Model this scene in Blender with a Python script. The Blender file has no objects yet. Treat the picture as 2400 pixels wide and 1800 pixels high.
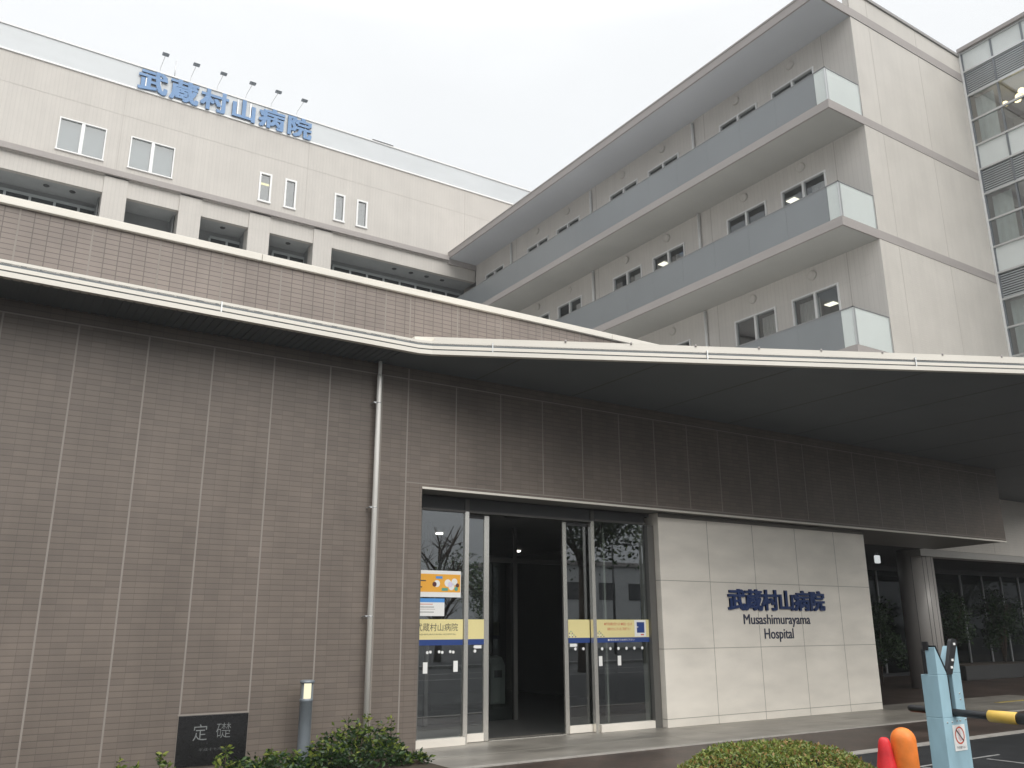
import bpy, bmesh, math, random
from mathutils import Vector, Matrix
R = math.radians
random.seed(7)
S = bpy.context.scene
C = S.collection

# ------------------------------------------------------------------ camera
f_px, pitch, roll, yaw = 2002.91, 0.276997, -0.0036014, 0.578967
fw = Vector((math.sin(yaw)*math.cos(pitch), math.cos(yaw)*math.cos(pitch), math.sin(pitch)))
rt = Vector((math.cos(yaw), -math.sin(yaw), 0)); up = rt.cross(fw)
rt2 = math.cos(roll)*rt + math.sin(roll)*up
up2 = -math.sin(roll)*rt + math.cos(roll)*up
cd = bpy.data.cameras.new('camera'); cam = bpy.data.objects.new('camera', cd); C.objects.link(cam)
M = Matrix.Identity(4)
for i in range(3):
    M[i][0], M[i][1], M[i][2] = rt2[i], up2[i], -fw[i]
M.translation = (0, 0, 1.6)
cam.matrix_world = M
cd.sensor_width = 36; cd.sensor_fit = 'HORIZONTAL'; cd.lens = f_px/2400*36
cd.clip_start = 0.05; cd.clip_end = 2000
S.camera = cam

# ------------------------------------------------------------------ world (bright overcast), sun
SKY_STRENGTH = 0.1
W = bpy.data.worlds.new('World'); S.world = W; W.use_nodes = True
nt = W.node_tree; nt.nodes.clear(); N = nt.nodes.new; L = nt.links.new
wo = N('ShaderNodeOutputWorld'); bg = N('ShaderNodeBackground'); bg.inputs['Strength'].default_value = SKY_STRENGTH
sky = N('ShaderNodeTexSky'); sky.sky_type = 'NISHITA'; sky.sun_disc = False
sky.sun_elevation = R(42); sky.sun_rotation = R(180); sky.dust_density = 4; sky.air_density = 1.5
hs = N('ShaderNodeHueSaturation'); hs.inputs['Saturation'].default_value = 0.25
L(sky.outputs[0], hs.inputs['Color'])
tc = N('ShaderNodeTexCoord'); sep = N('ShaderNodeSeparateXYZ'); L(tc.outputs['Generated'], sep.inputs[0])
# cloud deck: brighter towards the zenith, soft grey patches
ramp = N('ShaderNodeValToRGB'); L(sep.outputs[2], ramp.inputs[0])
e = ramp.color_ramp.elements
e[0].position = 0.0; e[0].color = (0.40, 0.42, 0.435, 1)
q_ = e.new(0.22); q_.color = (0.62, 0.645, 0.665, 1)
q_ = e.new(0.42); q_.color = (0.90, 0.925, 0.945, 1)
e[-1].position = 0.75; e[-1].color = (0.97, 0.985, 1.0, 1)
noi = N('ShaderNodeTexNoise'); noi.inputs['Scale'].default_value = 2.3; noi.inputs['Detail'].default_value = 4
noi.inputs['Roughness'].default_value = 0.45
mp = N('ShaderNodeMapping'); mp.inputs['Scale'].default_value = (1, 1, 2.5); L(tc.outputs['Generated'], mp.inputs[0]); L(mp.outputs[0], noi.inputs[0])
mr = N('ShaderNodeMapRange'); mr.inputs[1].default_value = 0.35; mr.inputs[2].default_value = 0.68
mr.inputs[3].default_value = 9.0; mr.inputs[4].default_value = 9.8; L(noi.outputs[0], mr.inputs[0])
zen = N('ShaderNodeMapRange'); zen.inputs[1].default_value = 0.62; zen.inputs[2].default_value = 1.0
zen.inputs[3].default_value = 1.0; zen.inputs[4].default_value = 2.5; L(sep.outputs[2], zen.inputs[0])
mm = N('ShaderNodeMath'); mm.operation = 'MULTIPLY'; L(mr.outputs[0], mm.inputs[0]); L(zen.outputs[0], mm.inputs[1])
cl = N('ShaderNodeVectorMath'); cl.operation = 'SCALE'; L(ramp.outputs[0], cl.inputs[0]); L(mm.outputs[0], cl.inputs['Scale'])
mix = N('ShaderNodeMixRGB'); mix.inputs[0].default_value = 0.9
L(hs.outputs[0], mix.inputs[1]); L(cl.outputs[0], mix.inputs[2])
L(mix.outputs[0], bg.inputs['Color']); L(bg.outputs[0], wo.inputs['Surface'])

sd = bpy.data.lights.new('sun', 'SUN'); sd.energy = 1.75; sd.angle = R(50); sd.color = (1.0, 0.97, 0.92)
so = bpy.data.objects.new('sun', sd); C.objects.link(so)
sdir = Vector((math.sin(R(180))*math.cos(R(42)), math.cos(R(180))*math.cos(R(42)), math.sin(R(42))))
so.rotation_euler = sdir.to_track_quat('Z', 'Y').to_euler(); so.location = sdir*60

S.view_settings.view_transform = 'Standard'; S.view_settings.look = 'None'
S.view_settings.exposure = 0.27; S.view_settings.gamma = 1.0; S.view_settings.use_curve_mapping = False
S.render.engine = 'CYCLES'
S.cycles.max_bounces = 8; S.cycles.transparent_max_bounces = 16

# ------------------------------------------------------------------ helpers
def lin(r, g, b):
    def c(v):
        v /= 255.0
        return v/12.92 if v <= 0.04045 else ((v+0.055)/1.055)**2.4
    return (c(r), c(g), c(b), 1)

def new_mat(name):
    m = bpy.data.materials.new(name); m.use_nodes = True
    n = m.node_tree; n.nodes.clear()
    o = n.nodes.new('ShaderNodeOutputMaterial'); p = n.nodes.new('ShaderNodeBsdfPrincipled')
    n.links.new(p.outputs[0], o.inputs[0])
    return m, n, p, o

def vary(n, src_col, amt, scale, stretch=(1, 1, 1), seed=0.0, detail=5):
    """multiply a colour socket (or constant) by a soft world-space noise"""
    g = n.nodes.new('ShaderNodeNewGeometry')
    mp = n.nodes.new('ShaderNodeMapping'); mp.inputs['Scale'].default_value = stretch; mp.inputs['Location'].default_value = (seed, seed*1.7, seed*.3)
    n.links.new(g.outputs['Position'], mp.inputs[0])
    no = n.nodes.new('ShaderNodeTexNoise'); no.inputs['Scale'].default_value = scale; no.inputs['Detail'].default_value = detail
    n.links.new(mp.outputs[0], no.inputs[0])
    mr = n.nodes.new('ShaderNodeMapRange'); mr.inputs[1].default_value = .3; mr.inputs[2].default_value = .7
    mr.inputs[3].default_value = 1-amt; mr.inputs[4].default_value = 1+amt*.6
    n.links.new(no.outputs[0], mr.inputs[0])
    vm = n.nodes.new('ShaderNodeVectorMath'); vm.operation = 'SCALE'
    if isinstance(src_col, (tuple, list)):
        vm.inputs[0].default_value = src_col[:3]
    else:
        n.links.new(src_col, vm.inputs[0])
    n.links.new(mr.outputs[0], vm.inputs['Scale'])
    return vm.outputs[0], no.outputs[0]

def mat(name, col, rough=.6, metal=0.0, var=.08, scale=1.5, stretch=(1, 1, 1), bump=0.0, bscale=60, spec=.5, coat=0):
    m, n, p, o = new_mat(name)
    p.inputs['Roughness'].default_value = rough; p.inputs['Metallic'].default_value = metal
    p.inputs['Specular IOR Level'].default_value = spec
    if coat: p.inputs['Coat Weight'].default_value = coat
    if var:
        c, f = vary(n, col, var, scale, stretch, seed=(sum(map(ord, name)) % 37))
        n.links.new(c, p.inputs['Base Color'])
    else:
        p.inputs['Base Color'].default_value = col
    if bump:
        g = n.nodes.new('ShaderNodeNewGeometry'); no = n.nodes.new('ShaderNodeTexNoise'); no.inputs['Scale'].default_value = bscale
        n.links.new(g.outputs['Position'], no.inputs[0])
        b = n.nodes.new('ShaderNodeBump'); b.inputs['Strength'].default_value = bump; b.inputs['Distance'].default_value = .01
        n.links.new(no.outputs[0], b.inputs['Height']); n.links.new(b.outputs[0], p.inputs['Normal'])
    return m

def tile_mat(name, axes, c1, c2, mortar, w, h, ms, rough=.5, offset=0.0, dirt=.08, origin=(0, 0), bump=.25, streak=.06, hline=0):
    m, n, p, o = new_mat(name)
    g = n.nodes.new('ShaderNodeNewGeometry'); s = n.nodes.new('ShaderNodeSeparateXYZ'); n.links.new(g.outputs['Position'], s.inputs[0])
    k = n.nodes.new('ShaderNodeCombineXYZ')
    for i, a in enumerate(axes):
        ad = n.nodes.new('ShaderNodeMath'); ad.operation = 'SUBTRACT'; ad.inputs[1].default_value = origin[i]
        n.links.new(s.outputs['xyz'.index(a)], ad.inputs[0]); n.links.new(ad.outputs[0], k.inputs[i])
    b = n.nodes.new('ShaderNodeTexBrick'); n.links.new(k.outputs[0], b.inputs['Vector'])
    b.offset = offset; b.squash = 1.0
    b.inputs['Color1'].default_value = c1; b.inputs['Color2'].default_value = c2; b.inputs['Mortar'].default_value = mortar
    b.inputs['Scale'].default_value = 1.0; b.inputs['Mortar Size'].default_value = ms; b.inputs['Mortar Smooth'].default_value = .2
    b.inputs['Brick Width'].default_value = w; b.inputs['Row Height'].default_value = h; b.inputs['Bias'].default_value = 0
    c, f = vary(n, b.outputs['Color'], dirt, .9, seed=3)
    st = (6, 6, .35) if axes[1] == 'z' else (1, 1, 1)
    c, f = vary(n, c, streak, .8, st, seed=11)
    if hline:      # the bed joints are deeper and dirtier than the upright ones
        dv = n.nodes.new('ShaderNodeMath'); dv.operation = 'DIVIDE'; dv.inputs[1].default_value = h
        n.links.new(ad.outputs[0], dv.inputs[0])
        fc = n.nodes.new('ShaderNodeMath'); fc.operation = 'FRACT'; n.links.new(dv.outputs[0], fc.inputs[0])
        lt2 = n.nodes.new('ShaderNodeMath'); lt2.operation = 'LESS_THAN'; lt2.inputs[1].default_value = .15; n.links.new(fc.outputs[0], lt2.inputs[0])
        mr2 = n.nodes.new('ShaderNodeMapRange'); mr2.inputs[3].default_value = 1; mr2.inputs[4].default_value = hline; n.links.new(lt2.outputs[0], mr2.inputs[0])
        sc = n.nodes.new('ShaderNodeVectorMath'); sc.operation = 'SCALE'; n.links.new(c, sc.inputs[0]); n.links.new(mr2.outputs[0], sc.inputs['Scale']); c = sc.outputs[0]
    n.links.new(c, p.inputs['Base Color'])
    p.inputs['Roughness'].default_value = rough
    if bump:
        bn = n.nodes.new('ShaderNodeBump'); bn.inputs['Strength'].default_value = bump; bn.inputs['Distance'].default_value = .004; bn.invert = True
        n.links.new(b.outputs['Fac'], bn.inputs['Height']); n.links.new(bn.outputs[0], p.inputs['Normal'])
    return m

def glass_mat(name, tint=(.85, .9, .88, 1), boost=1.0, base=.03, rough=.0):
    m = bpy.data.materials.new(name); m.use_nodes = True; n = m.node_tree; n.nodes.clear()
    o = n.nodes.new('ShaderNodeOutputMaterial'); mx = n.nodes.new('ShaderNodeMixShader')
    t = n.nodes.new('ShaderNodeBsdfTransparent'); t.inputs[0].default_value = tint
    g = n.nodes.new('ShaderNodeBsdfGlossy'); g.inputs['Color'].default_value = (.92, .95, .97, 1); g.inputs['Roughness'].default_value = rough
    fr = n.nodes.new('ShaderNodeFresnel')
    ge = n.nodes.new('ShaderNodeNewGeometry'); mi_ = n.nodes.new('ShaderNodeMapRange')     # a thin sheet: same from both sides
    mi_.inputs[3].default_value = 1.5; mi_.inputs[4].default_value = 1/1.5
    n.links.new(ge.outputs['Backfacing'], mi_.inputs[0]); n.links.new(mi_.outputs[0], fr.inputs['IOR'])
    ma = n.nodes.new('ShaderNodeMath'); ma.operation = 'MULTIPLY_ADD'; ma.inputs[1].default_value = boost; ma.inputs[2].default_value = base
    ma.use_clamp = True
    n.links.new(fr.outputs[0], ma.inputs[0]); n.links.new(ma.outputs[0], mx.inputs[0])
    n.links.new(t.outputs[0], mx.inputs[1]); n.links.new(g.outputs[0], mx.inputs[2]); n.links.new(mx.outputs[0], o.inputs[0])
    return m

def frosted_mat(name, col, tr=.35):
    m = bpy.data.materials.new(name); m.use_nodes = True; n = m.node_tree; n.nodes.clear()
    o = n.nodes.new('ShaderNodeOutputMaterial'); mx = n.nodes.new('ShaderNodeMixShader'); mx.inputs[0].default_value = tr
    p = n.nodes.new('ShaderNodeBsdfPrincipled'); p.inputs['Roughness'].default_value = .35
    c, f = vary(n, col, .06, .8, (1, 1, .5), 5); n.links.new(c, p.inputs['Base Color'])
    t = n.nodes.new('ShaderNodeBsdfTranslucent'); t.inputs[0].default_value = col
    n.links.new(p.outputs[0], mx.inputs[1]); n.links.new(t.outputs[0], mx.inputs[2]); n.links.new(mx.outputs[0], o.inputs[0])
    return m

def emit_mat(name, col, strength):
    m = bpy.data.materials.new(name); m.use_nodes = True; n = m.node_tree; n.nodes.clear()
    o = n.nodes.new('ShaderNodeOutputMaterial'); e = n.nodes.new('ShaderNodeEmission'); e.inputs[0].default_value = col; e.inputs[1].default_value = strength
    n.links.new(e.outputs[0], o.inputs[0]); return m

def leaf_mat(name, col, tr=.25):
    m = bpy.data.materials.new(name); m.use_nodes = True; n = m.node_tree; n.nodes.clear()
    o = n.nodes.new('ShaderNodeOutputMaterial'); mx = n.nodes.new('ShaderNodeMixShader'); mx.inputs[0].default_value = tr
    p = n.nodes.new('ShaderNodeBsdfPrincipled'); p.inputs['Roughness'].default_value = .38
    c, f = vary(n, col, .3, 9, (1, 1, 1), 2); n.links.new(c, p.inputs['Base Color'])
    t = n.nodes.new('ShaderNodeBsdfTranslucent'); n.links.new(c, t.inputs[0])
    n.links.new(p.outputs[0], mx.inputs[1]); n.links.new(t.outputs[0], mx.inputs[2]); n.links.new(mx.outputs[0], o.inputs[0])
    return m

def thing(name, label, cat, loc=(0, 0, 0), group=None):
    o = bpy.data.objects.new(name, None); C.objects.link(o); o.location = loc
    o.empty_display_size = .2
    o['label'] = label; o['category'] = cat
    if group: o['group'] = group
    return o

def tag(o, label, cat, group=None):
    o['label'] = label; o['category'] = cat
    if group: o['group'] = group
    return o

def wloc(o):
    v = Vector((0, 0, 0))
    while o is not None:
        v += o.location; o = o.parent
    return v

class MB:
    """collects world-space faces; build() links ONE mesh object"""
    def __init__(s, T=None):
        s.v = []; s.f = []; s.m = []; s.T = T; s.sm = []
    def _p(s, p):
        p = Vector(s.T(*p)) if s.T else Vector(p)
        s.v.append(p); return len(s.v)-1
    def face(s, pts, mi=0, smooth=False):
        s.f.append([s._p(p) for p in pts]); s.m.append(mi); s.sm.append(smooth)
    def box(s, x0, x1, y0, y1, z0, z1, mi=0):
        i = [s._p(p) for p in ((x0,y0,z0),(x1,y0,z0),(x1,y1,z0),(x0,y1,z0),(x0,y0,z1),(x1,y0,z1),(x1,y1,z1),(x0,y1,z1))]
        for q in ((0,3,2,1),(4,5,6,7),(0,1,5,4),(1,2,6,5),(2,3,7,6),(3,0,4,7)):
            s.f.append([i[k] for k in q]); s.m.append(mi); s.sm.append(False)
    def prism(s, poly, a, b, axis='z', mi=0):
        """poly: 2D points; extruded along axis from a to b"""
        def P(u, v, w):
            return {'z': (u, v, w), 'y': (u, w, v), 'x': (w, u, v)}[axis]
        lo = [s._p(P(u, v, a)) for u, v in poly]; hi = [s._p(P(u, v, b)) for u, v in poly]
        n = len(poly)
        s.f.append(lo[::-1]); s.m.append(mi); s.sm.append(False)
        s.f.append(hi); s.m.append(mi); s.sm.append(False)
        for k in range(n):
            s.f.append([lo[k], lo[(k+1) % n], hi[(k+1) % n], hi[k]]); s.m.append(mi); s.sm.append(False)
    def tube(s, pts, r, seg=12, mi=0, caps=True):
        pts = [Vector(p) for p in pts]
        rs = r if isinstance(r, (list, tuple)) else [r]*len(pts)
        rings = []
        prev = None
        for k, p in enumerate(pts):
            d = (pts[min(k+1, len(pts)-1)]-pts[max(k-1, 0)])
            d = d.normalized() if d.length > 1e-9 else Vector((0, 0, 1))
            if prev is None:
                a = d.orthogonal().normalized()
            else:
                a = (prev - d*prev.dot(d)).normalized()
            prev = a; b = d.cross(a)
            rings.append([s._p(p + (a*math.cos(2*math.pi*j/seg) + b*math.sin(2*math.pi*j/seg))*rs[k]) for j in range(seg)])
        for k in range(len(rings)-1):
            for j in range(seg):
                s.f.append([rings[k][j], rings[k][(j+1) % seg], rings[k+1][(j+1) % seg], rings[k+1][j]]); s.m.append(mi); s.sm.append(True)
        if caps:
            s.f.append(rings[0][::-1]); s.m.append(mi); s.sm.append(False)
            s.f.append(rings[-1]); s.m.append(mi); s.sm.append(False)
    def lathe(s, c, prof, seg=24, mi=0):
        s.tube([(c[0], c[1], c[2]+z) for r, z in prof], [r for r, z in prof], seg, mi)
    def wall(s, u0, u1, v0, v1, holes, n=0.0, mi=0, reveal=0.0):
        """flat sheet in (u,v) at offset n with rectangular holes (needs T)"""
        us = sorted({u0, u1, *[h[0] for h in holes], *[h[1] for h in holes]}); us = [u for u in us if u0-1e-6 <= u <= u1+1e-6]
        vs = sorted({v0, v1, *[h[2] for h in holes], *[h[3] for h in holes]}); vs = [v for v in vs if v0-1e-6 <= v <= v1+1e-6]
        for a, b in zip(us, us[1:]):
            for c, d in zip(vs, vs[1:]):
                cu, cv = (a+b)/2, (c+d)/2
                if any(h[0] < cu < h[1] and h[2] < cv < h[3] for h in holes): continue
                s.face([(a, c, n), (b, c, n), (b, d, n), (a, d, n)], mi)
        if reveal:
            for a, b, c, d in holes:
                for p, q in (((a, c), (a, d)), ((b, c), (b, d)), ((a, c), (b, c)), ((a, d), (b, d))):
                    s.face([(p[0], p[1], n), (q[0], q[1], n), (q[0], q[1], n-reveal), (p[0], p[1], n-reveal)], mi)
    def build(s, name, mats, parent=None, bevel=0, fix=True, kind=None):
        me = bpy.data.meshes.new(name); off = wloc(parent) if parent else Vector((0, 0, 0))
        me.from_pydata([tuple(v-off) for v in s.v], [], s.f)
        mats = mats if isinstance(mats, (list, tuple)) else [mats]
        for m in mats: me.materials.append(m)
        for p, mi, sm in zip(me.polygons, s.m, s.sm):
            p.material_index = mi; p.use_smooth = sm
        if fix or bevel:
            bm = bmesh.new(); bm.from_mesh(me)
            if fix: bmesh.ops.recalc_face_normals(bm, faces=bm.faces)
            if bevel:
                ed = [e for e in bm.edges if len(e.link_faces) == 2 and e.calc_face_angle(0) > .6]
                bmesh.ops.bevel(bm, geom=ed, offset=bevel, segments=2, affect='EDGES', profile=.5)
            bm.to_mesh(me); bm.free()
        o = bpy.data.objects.new(name, me); C.objects.link(o)
        if parent: o.parent = parent
        if kind: o['kind'] = kind
        return o

def text_verts(string, bold=0.0, extrude=0.0):
    c = bpy.data.curves.new('txt', 'FONT'); c.body = string; c.size = 1; c.offset = bold; c.extrude = extrude; c.resolution_u = 3
    o = bpy.data.objects.new('txt', c); C.objects.link(o)
    bpy.context.view_layer.update()
    dg = bpy.context.evaluated_depsgraph_get()
    me = bpy.data.meshes.new_from_object(o.evaluated_get(dg))
    v = [tuple(p.co) for p in me.vertices]; f = [list(p.vertices) for p in me.polygons]
    bpy.data.objects.remove(o); bpy.data.curves.remove(c); bpy.data.meshes.remove(me)
    return v, f

def add_text(mb, string, u0, v0, sx, sz, bold=0, depth=.01, n=0.0, mi=0, fit=None, heavy=0.0):
    """write into mb (frame u,v,n). origin u0,v0; em sizes sx,sz; fit=(u0,u1,v0,v1) stretches the ink box"""
    vs, fs = text_verts(string, bold, .5 if depth else 0)
    if fit:
        xa, xb = min(v[0] for v in vs), max(v[0] for v in vs); ya, yb = min(v[1] for v in vs), max(v[1] for v in vs)
        sx = (fit[1]-fit[0])/(xb-xa); sz = (fit[3]-fit[2])/(yb-ya); u0 = fit[0]-xa*sx; v0 = fit[2]-ya*sz
    offs = [(0, 0)] if heavy == 0 else [(a*heavy, c*heavy*.7) for a in (-1, -.33, .33, 1) for c in (-1, 0, 1)]
    for k, (ox, oy) in enumerate(offs):
        b = len(mb.v)
        for x, y, z in vs:
            mb._p((u0+(x+ox)*sx, v0+(y+oy)*sz, n + .0004*k + ((z+.5)*depth if depth else 0)))
        for q in fs:
            mb.f.append([b+i for i in q]); mb.m.append(mi); mb.sm.append(False)

def FY(yc):   # sheet facing -Y: u=X, v=Z, n towards the viewer
    return lambda u, v, n: (u, yc-n, v)
def FX(xc):   # sheet facing -X: u=Y, v=Z
    return lambda u, v, n: (xc-n, u, v)

def leaves(mb, pts, size, nm, tilt=.6, aspect=.45):
    for p, mi, sc in pts:
        d = Vector((random.gauss(0, 1), random.gauss(0, 1), random.gauss(.35, tilt)))
        if d.length < .01: continue
        d.normalize(); a = d.orthogonal(); a.rotate(Matrix.Rotation(random.uniform(0, 6.283), 3, d)); a.normalize()
        nrm = d.cross(a); l = size*sc*random.uniform(.7, 1.25); w = l*aspect
        p = Vector(p); t = p+d*l; m1 = p+d*l*.5+a*w*.5+nrm*w*.12; m2 = p+d*l*.5-a*w*.5+nrm*w*.12
        i = [mb._p(q) for q in (p, m1, t, m2)]
        mb.f.append([i[0], i[1], i[2]]); mb.f.append([i[0], i[2], i[3]]); mb.m += [mi, mi]; mb.sm += [False, False]

# ------------------------------------------------------------------ materials
TILE_C1 = (0.182, 0.149, 0.124, 1); TILE_C2 = (0.156, 0.128, 0.108, 1)
m_tile = tile_mat('brown_wall_tile', 'xz', TILE_C1, TILE_C2, (0.132, 0.109, 0.092, 1), .157, .066, .0034, rough=.5, dirt=.15, hline=.82, origin=(.15, .0), bump=.35)
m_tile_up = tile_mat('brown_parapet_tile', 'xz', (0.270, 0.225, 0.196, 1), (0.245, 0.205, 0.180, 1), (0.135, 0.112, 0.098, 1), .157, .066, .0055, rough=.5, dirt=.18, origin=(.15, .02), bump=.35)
m_joint = mat('sealant_joint', (0.275, 0.245, 0.218, 1), .7)
m_stone = mat('white_stone', (0.81, 0.76, 0.68, 1), .45, var=.10, scale=1.2, stretch=(1, 1, 3))
m_stone_joint = mat('stone_joint', (0.33, 0.31, 0.27, 1), .8, var=.02)
m_cream = mat('cream_metal', (0.76, 0.72, 0.645, 1), .4, var=.05, scale=2, stretch=(.6, .6, 4))
m_cream_gap = mat('fascia_gap', (0.10, 0.09, 0.08, 1), .8, var=.02)
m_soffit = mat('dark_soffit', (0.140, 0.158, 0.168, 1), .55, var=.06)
m_soffit2 = mat('grey_soffit', (0.50, 0.50, 0.475, 1), .7, var=.06, scale=.6)
m_eave = mat('eave_soffit', (0.62, 0.645, 0.685, 1), .65, var=.05, scale=.5)
m_end = tile_mat('beige_end_tile', 'xz', (0.585, 0.553, 0.505, 1), (0.575, 0.543, 0.497, 1), (0.53, 0.50, 0.458, 1), .24, .075, .006, dirt=.06, bump=.08, streak=.03)
m_side = tile_mat('beige_side_panel', 'yz', (0.63, 0.60, 0.56, 1), (0.62, 0.59, 0.552, 1), (0.565, 0.535, 0.50, 1), .16, 3.9, .008, dirt=.05, bump=.12, streak=.035)
m_back = tile_mat('beige_back_panel', 'xz', (0.535, 0.505, 0.465, 1), (0.525, 0.495, 0.457, 1), (0.475, 0.45, 0.415, 1), .16, 3.9, .010, dirt=.05, bump=.12, streak=.03)
m_bandc = mat('grey_band', (0.36, 0.33, 0.315, 1), .7, var=.06, stretch=(.5, .5, 3))
m_parapet = mat('white_parapet', (0.57, 0.595, 0.61, 1), .4, var=.05, scale=.8, stretch=(.5, .5, 2))
m_white = mat('white_aluminium', (0.80, 0.80, 0.79, 1), .35, var=.03)
m_railp = mat('grey_rail_panel', (0.198, 0.212, 0.220, 1), .3, var=.07, scale=.5, stretch=(1, 1, .6), spec=.6)
m_frost = frosted_mat('frosted_glass', (0.84, 0.88, 0.86, 1), .4)
m_alu = mat('aluminium', (0.60, 0.61, 0.61, 1), .35, metal=.6, var=.04)
m_steel = mat('stainless_steel', (0.84, 0.81, 0.75, 1), .22, metal=.8, var=.06, scale=3, stretch=(1, 1, .3))
m_dark = mat('dark_metal', (0.05, 0.05, 0.052, 1), .5, var=.05)
m_black = mat('black_rubber', (0.018, 0.018, 0.02, 1), .45, var=.1)
m_room = mat('dim_room', (0.09, 0.088, 0.085, 1), .8, var=.05)
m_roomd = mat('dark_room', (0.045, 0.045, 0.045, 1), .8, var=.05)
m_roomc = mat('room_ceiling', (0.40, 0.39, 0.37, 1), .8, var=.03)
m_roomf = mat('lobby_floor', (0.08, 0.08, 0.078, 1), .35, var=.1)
m_glass = glass_mat('clear_glass', (.70, .76, .74, 1), 2.2, .15)
m_glass_far = glass_mat('window_glass', (.72, .77, .77, 1), 1.0, .06)
m_glass_back = glass_mat('sky_glass', (.50, .55, .56, 1), 1.2, .05)
m_glass_tower = glass_mat('tower_glass', (.74, .78, .78, 1), 1.2, .18)
m_glass_dk = glass_mat('dark_glass', (.35, .40, .38, 1), 1.2, .03)
m_curtain = mat('curtain', (0.52, 0.475, 0.455, 1), .85, var=.18, scale=6, stretch=(4, 4, .2))
m_sky_sheet = mat('pale_blind', (0.30, 0.315, 0.325, 1), .8, var=.05)  # sheet behind the rear panes; its grey stands in for reflected sky
m_lit = emit_mat('lit_panel', (1.0, .93, .74, 1), 1.6)
m_warm = emit_mat('warm_lamp', (1.0, .80, .42, 1), 3.0)
m_spot = emit_mat('downlight_glow', (1.0, .95, .85, 1), 4.0)
m_lampglow = emit_mat('bollard_glow', (1.0, .93, .66, 1), .92)
m_blue = mat('sign_blue', (0.012, 0.035, 0.135, 1), .45, var=.1)
m_blue_roof = mat('roof_sign_blue', (0.15, 0.28, 0.50, 1), .5, var=.06)
m_navy = mat('navy_lettering', (0.03, 0.035, 0.07, 1), .5, var=.05)
m_granite = mat('black_granite', (0.017, 0.017, 0.018, 1), .22, var=.4, scale=120, spec=.5)
m_carved = mat('carved_grey', (0.20, 0.21, 0.21, 1), .8, var=.2, scale=30)
m_asph = mat('asphalt', (0.028, 0.029, 0.031, 1), .6, var=.35, scale=2.2, bump=.5, bscale=140, spec=.18)
m_conc = mat('stone_slab', (0.27, 0.25, 0.22, 1), .38, var=.38, scale=1.6, stretch=(.7, 1.6, 1))  # mottling holds stains plus wet reflections painted into the colour
m_kerb = mat('kerb_concrete', (0.36, 0.34, 0.31, 1), .75, var=.15, scale=6)
m_pave = tile_mat('brown_pavers', 'xy', (0.088, 0.060, 0.048, 1), (0.062, 0.046, 0.038, 1), (0.04, 0.033, 0.028, 1), .2, .1, .006, rough=.45, offset=.5, dirt=.5, bump=.4)
m_soil = mat('soil', (0.06, 0.045, 0.03, 1), .95, var=.3, scale=12, bump=.8, bscale=40)
m_pipe = mat('pipe_white', (0.88, 0.86, 0.81, 1), .3, metal=.15, var=.08, scale=2, stretch=(1, 1, .4))
m_bol = mat('bollard_grey', (0.20, 0.225, 0.25, 1), .4, metal=.2, var=.08, scale=4)
m_gate = mat('light_blue_paint', (0.34, 0.52, 0.60, 1), .4, var=.16, scale=7, stretch=(1, 1, .35), bump=.06, bscale=30)
m_yel = mat('yellow_sleeve', (0.72, 0.47, 0.09, 1), .5, var=.12, scale=14)
m_orange = mat('orange_plastic', (0.90, 0.24, 0.035, 1), .48, var=.16, scale=9, bump=.15, bscale=45)
m_red = mat('red_plastic', (0.74, 0.026, 0.034, 1), .5, var=.22, scale=11, bump=.15, bscale=50)
m_paper = mat('white_paper', (0.82, 0.82, 0.80, 1), .6, var=.02)
m_byel = mat('pale_yellow_film', (0.80, 0.70, 0.34, 1), .5, var=.03)
m_bblue = mat('blue_film', (0.02, 0.055, 0.22, 1), .45, var=.05)
m_porange = mat('poster_orange', (0.86, 0.42, 0.05, 1), .5, var=.05)
m_plav = mat('poster_lilac', (0.72, 0.66, 0.84, 1), .5, var=.05)
m_pblue = mat('poster_blue', (0.08, 0.30, 0.70, 1), .5, var=.03)
m_pgreen = mat('poster_green', (0.10, 0.35, 0.26, 1), .5, var=.03)
m_ink = mat('dark_ink', (0.05, 0.05, 0.05, 1), .6, var=.02)
m_rink = mat('red_ink', (0.60, 0.10, 0.05, 1), .6, var=.02)
m_skin = mat('poster_brown', (0.10, 0.03, 0.03, 1), .6, var=.02)
m_dot = mat('white_sticker', (0.85, 0.85, 0.83, 1), .5, var=.02)
lf = [leaf_mat('leaf_dark', (0.022, 0.050, 0.016, 1)), leaf_mat('leaf_mid', (0.045, 0.095, 0.022, 1)), leaf_mat('leaf_bright', (0.13, 0.19, 0.03, 1), .35), leaf_mat('leaf_pale', (0.32, 0.36, 0.08, 1), .4)]
hl = [leaf_mat('hedge_green', (0.12, 0.18, 0.035, 1)), leaf_mat('hedge_olive', (0.24, 0.28, 0.06, 1)), leaf_mat('hedge_rust', (0.30, 0.19, 0.06, 1)), leaf_mat('hedge_dark', (0.03, 0.05, 0.015, 1))]
m_bark = mat('bark', (0.09, 0.065, 0.045, 1), .9, var=.3, scale=15)

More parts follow.
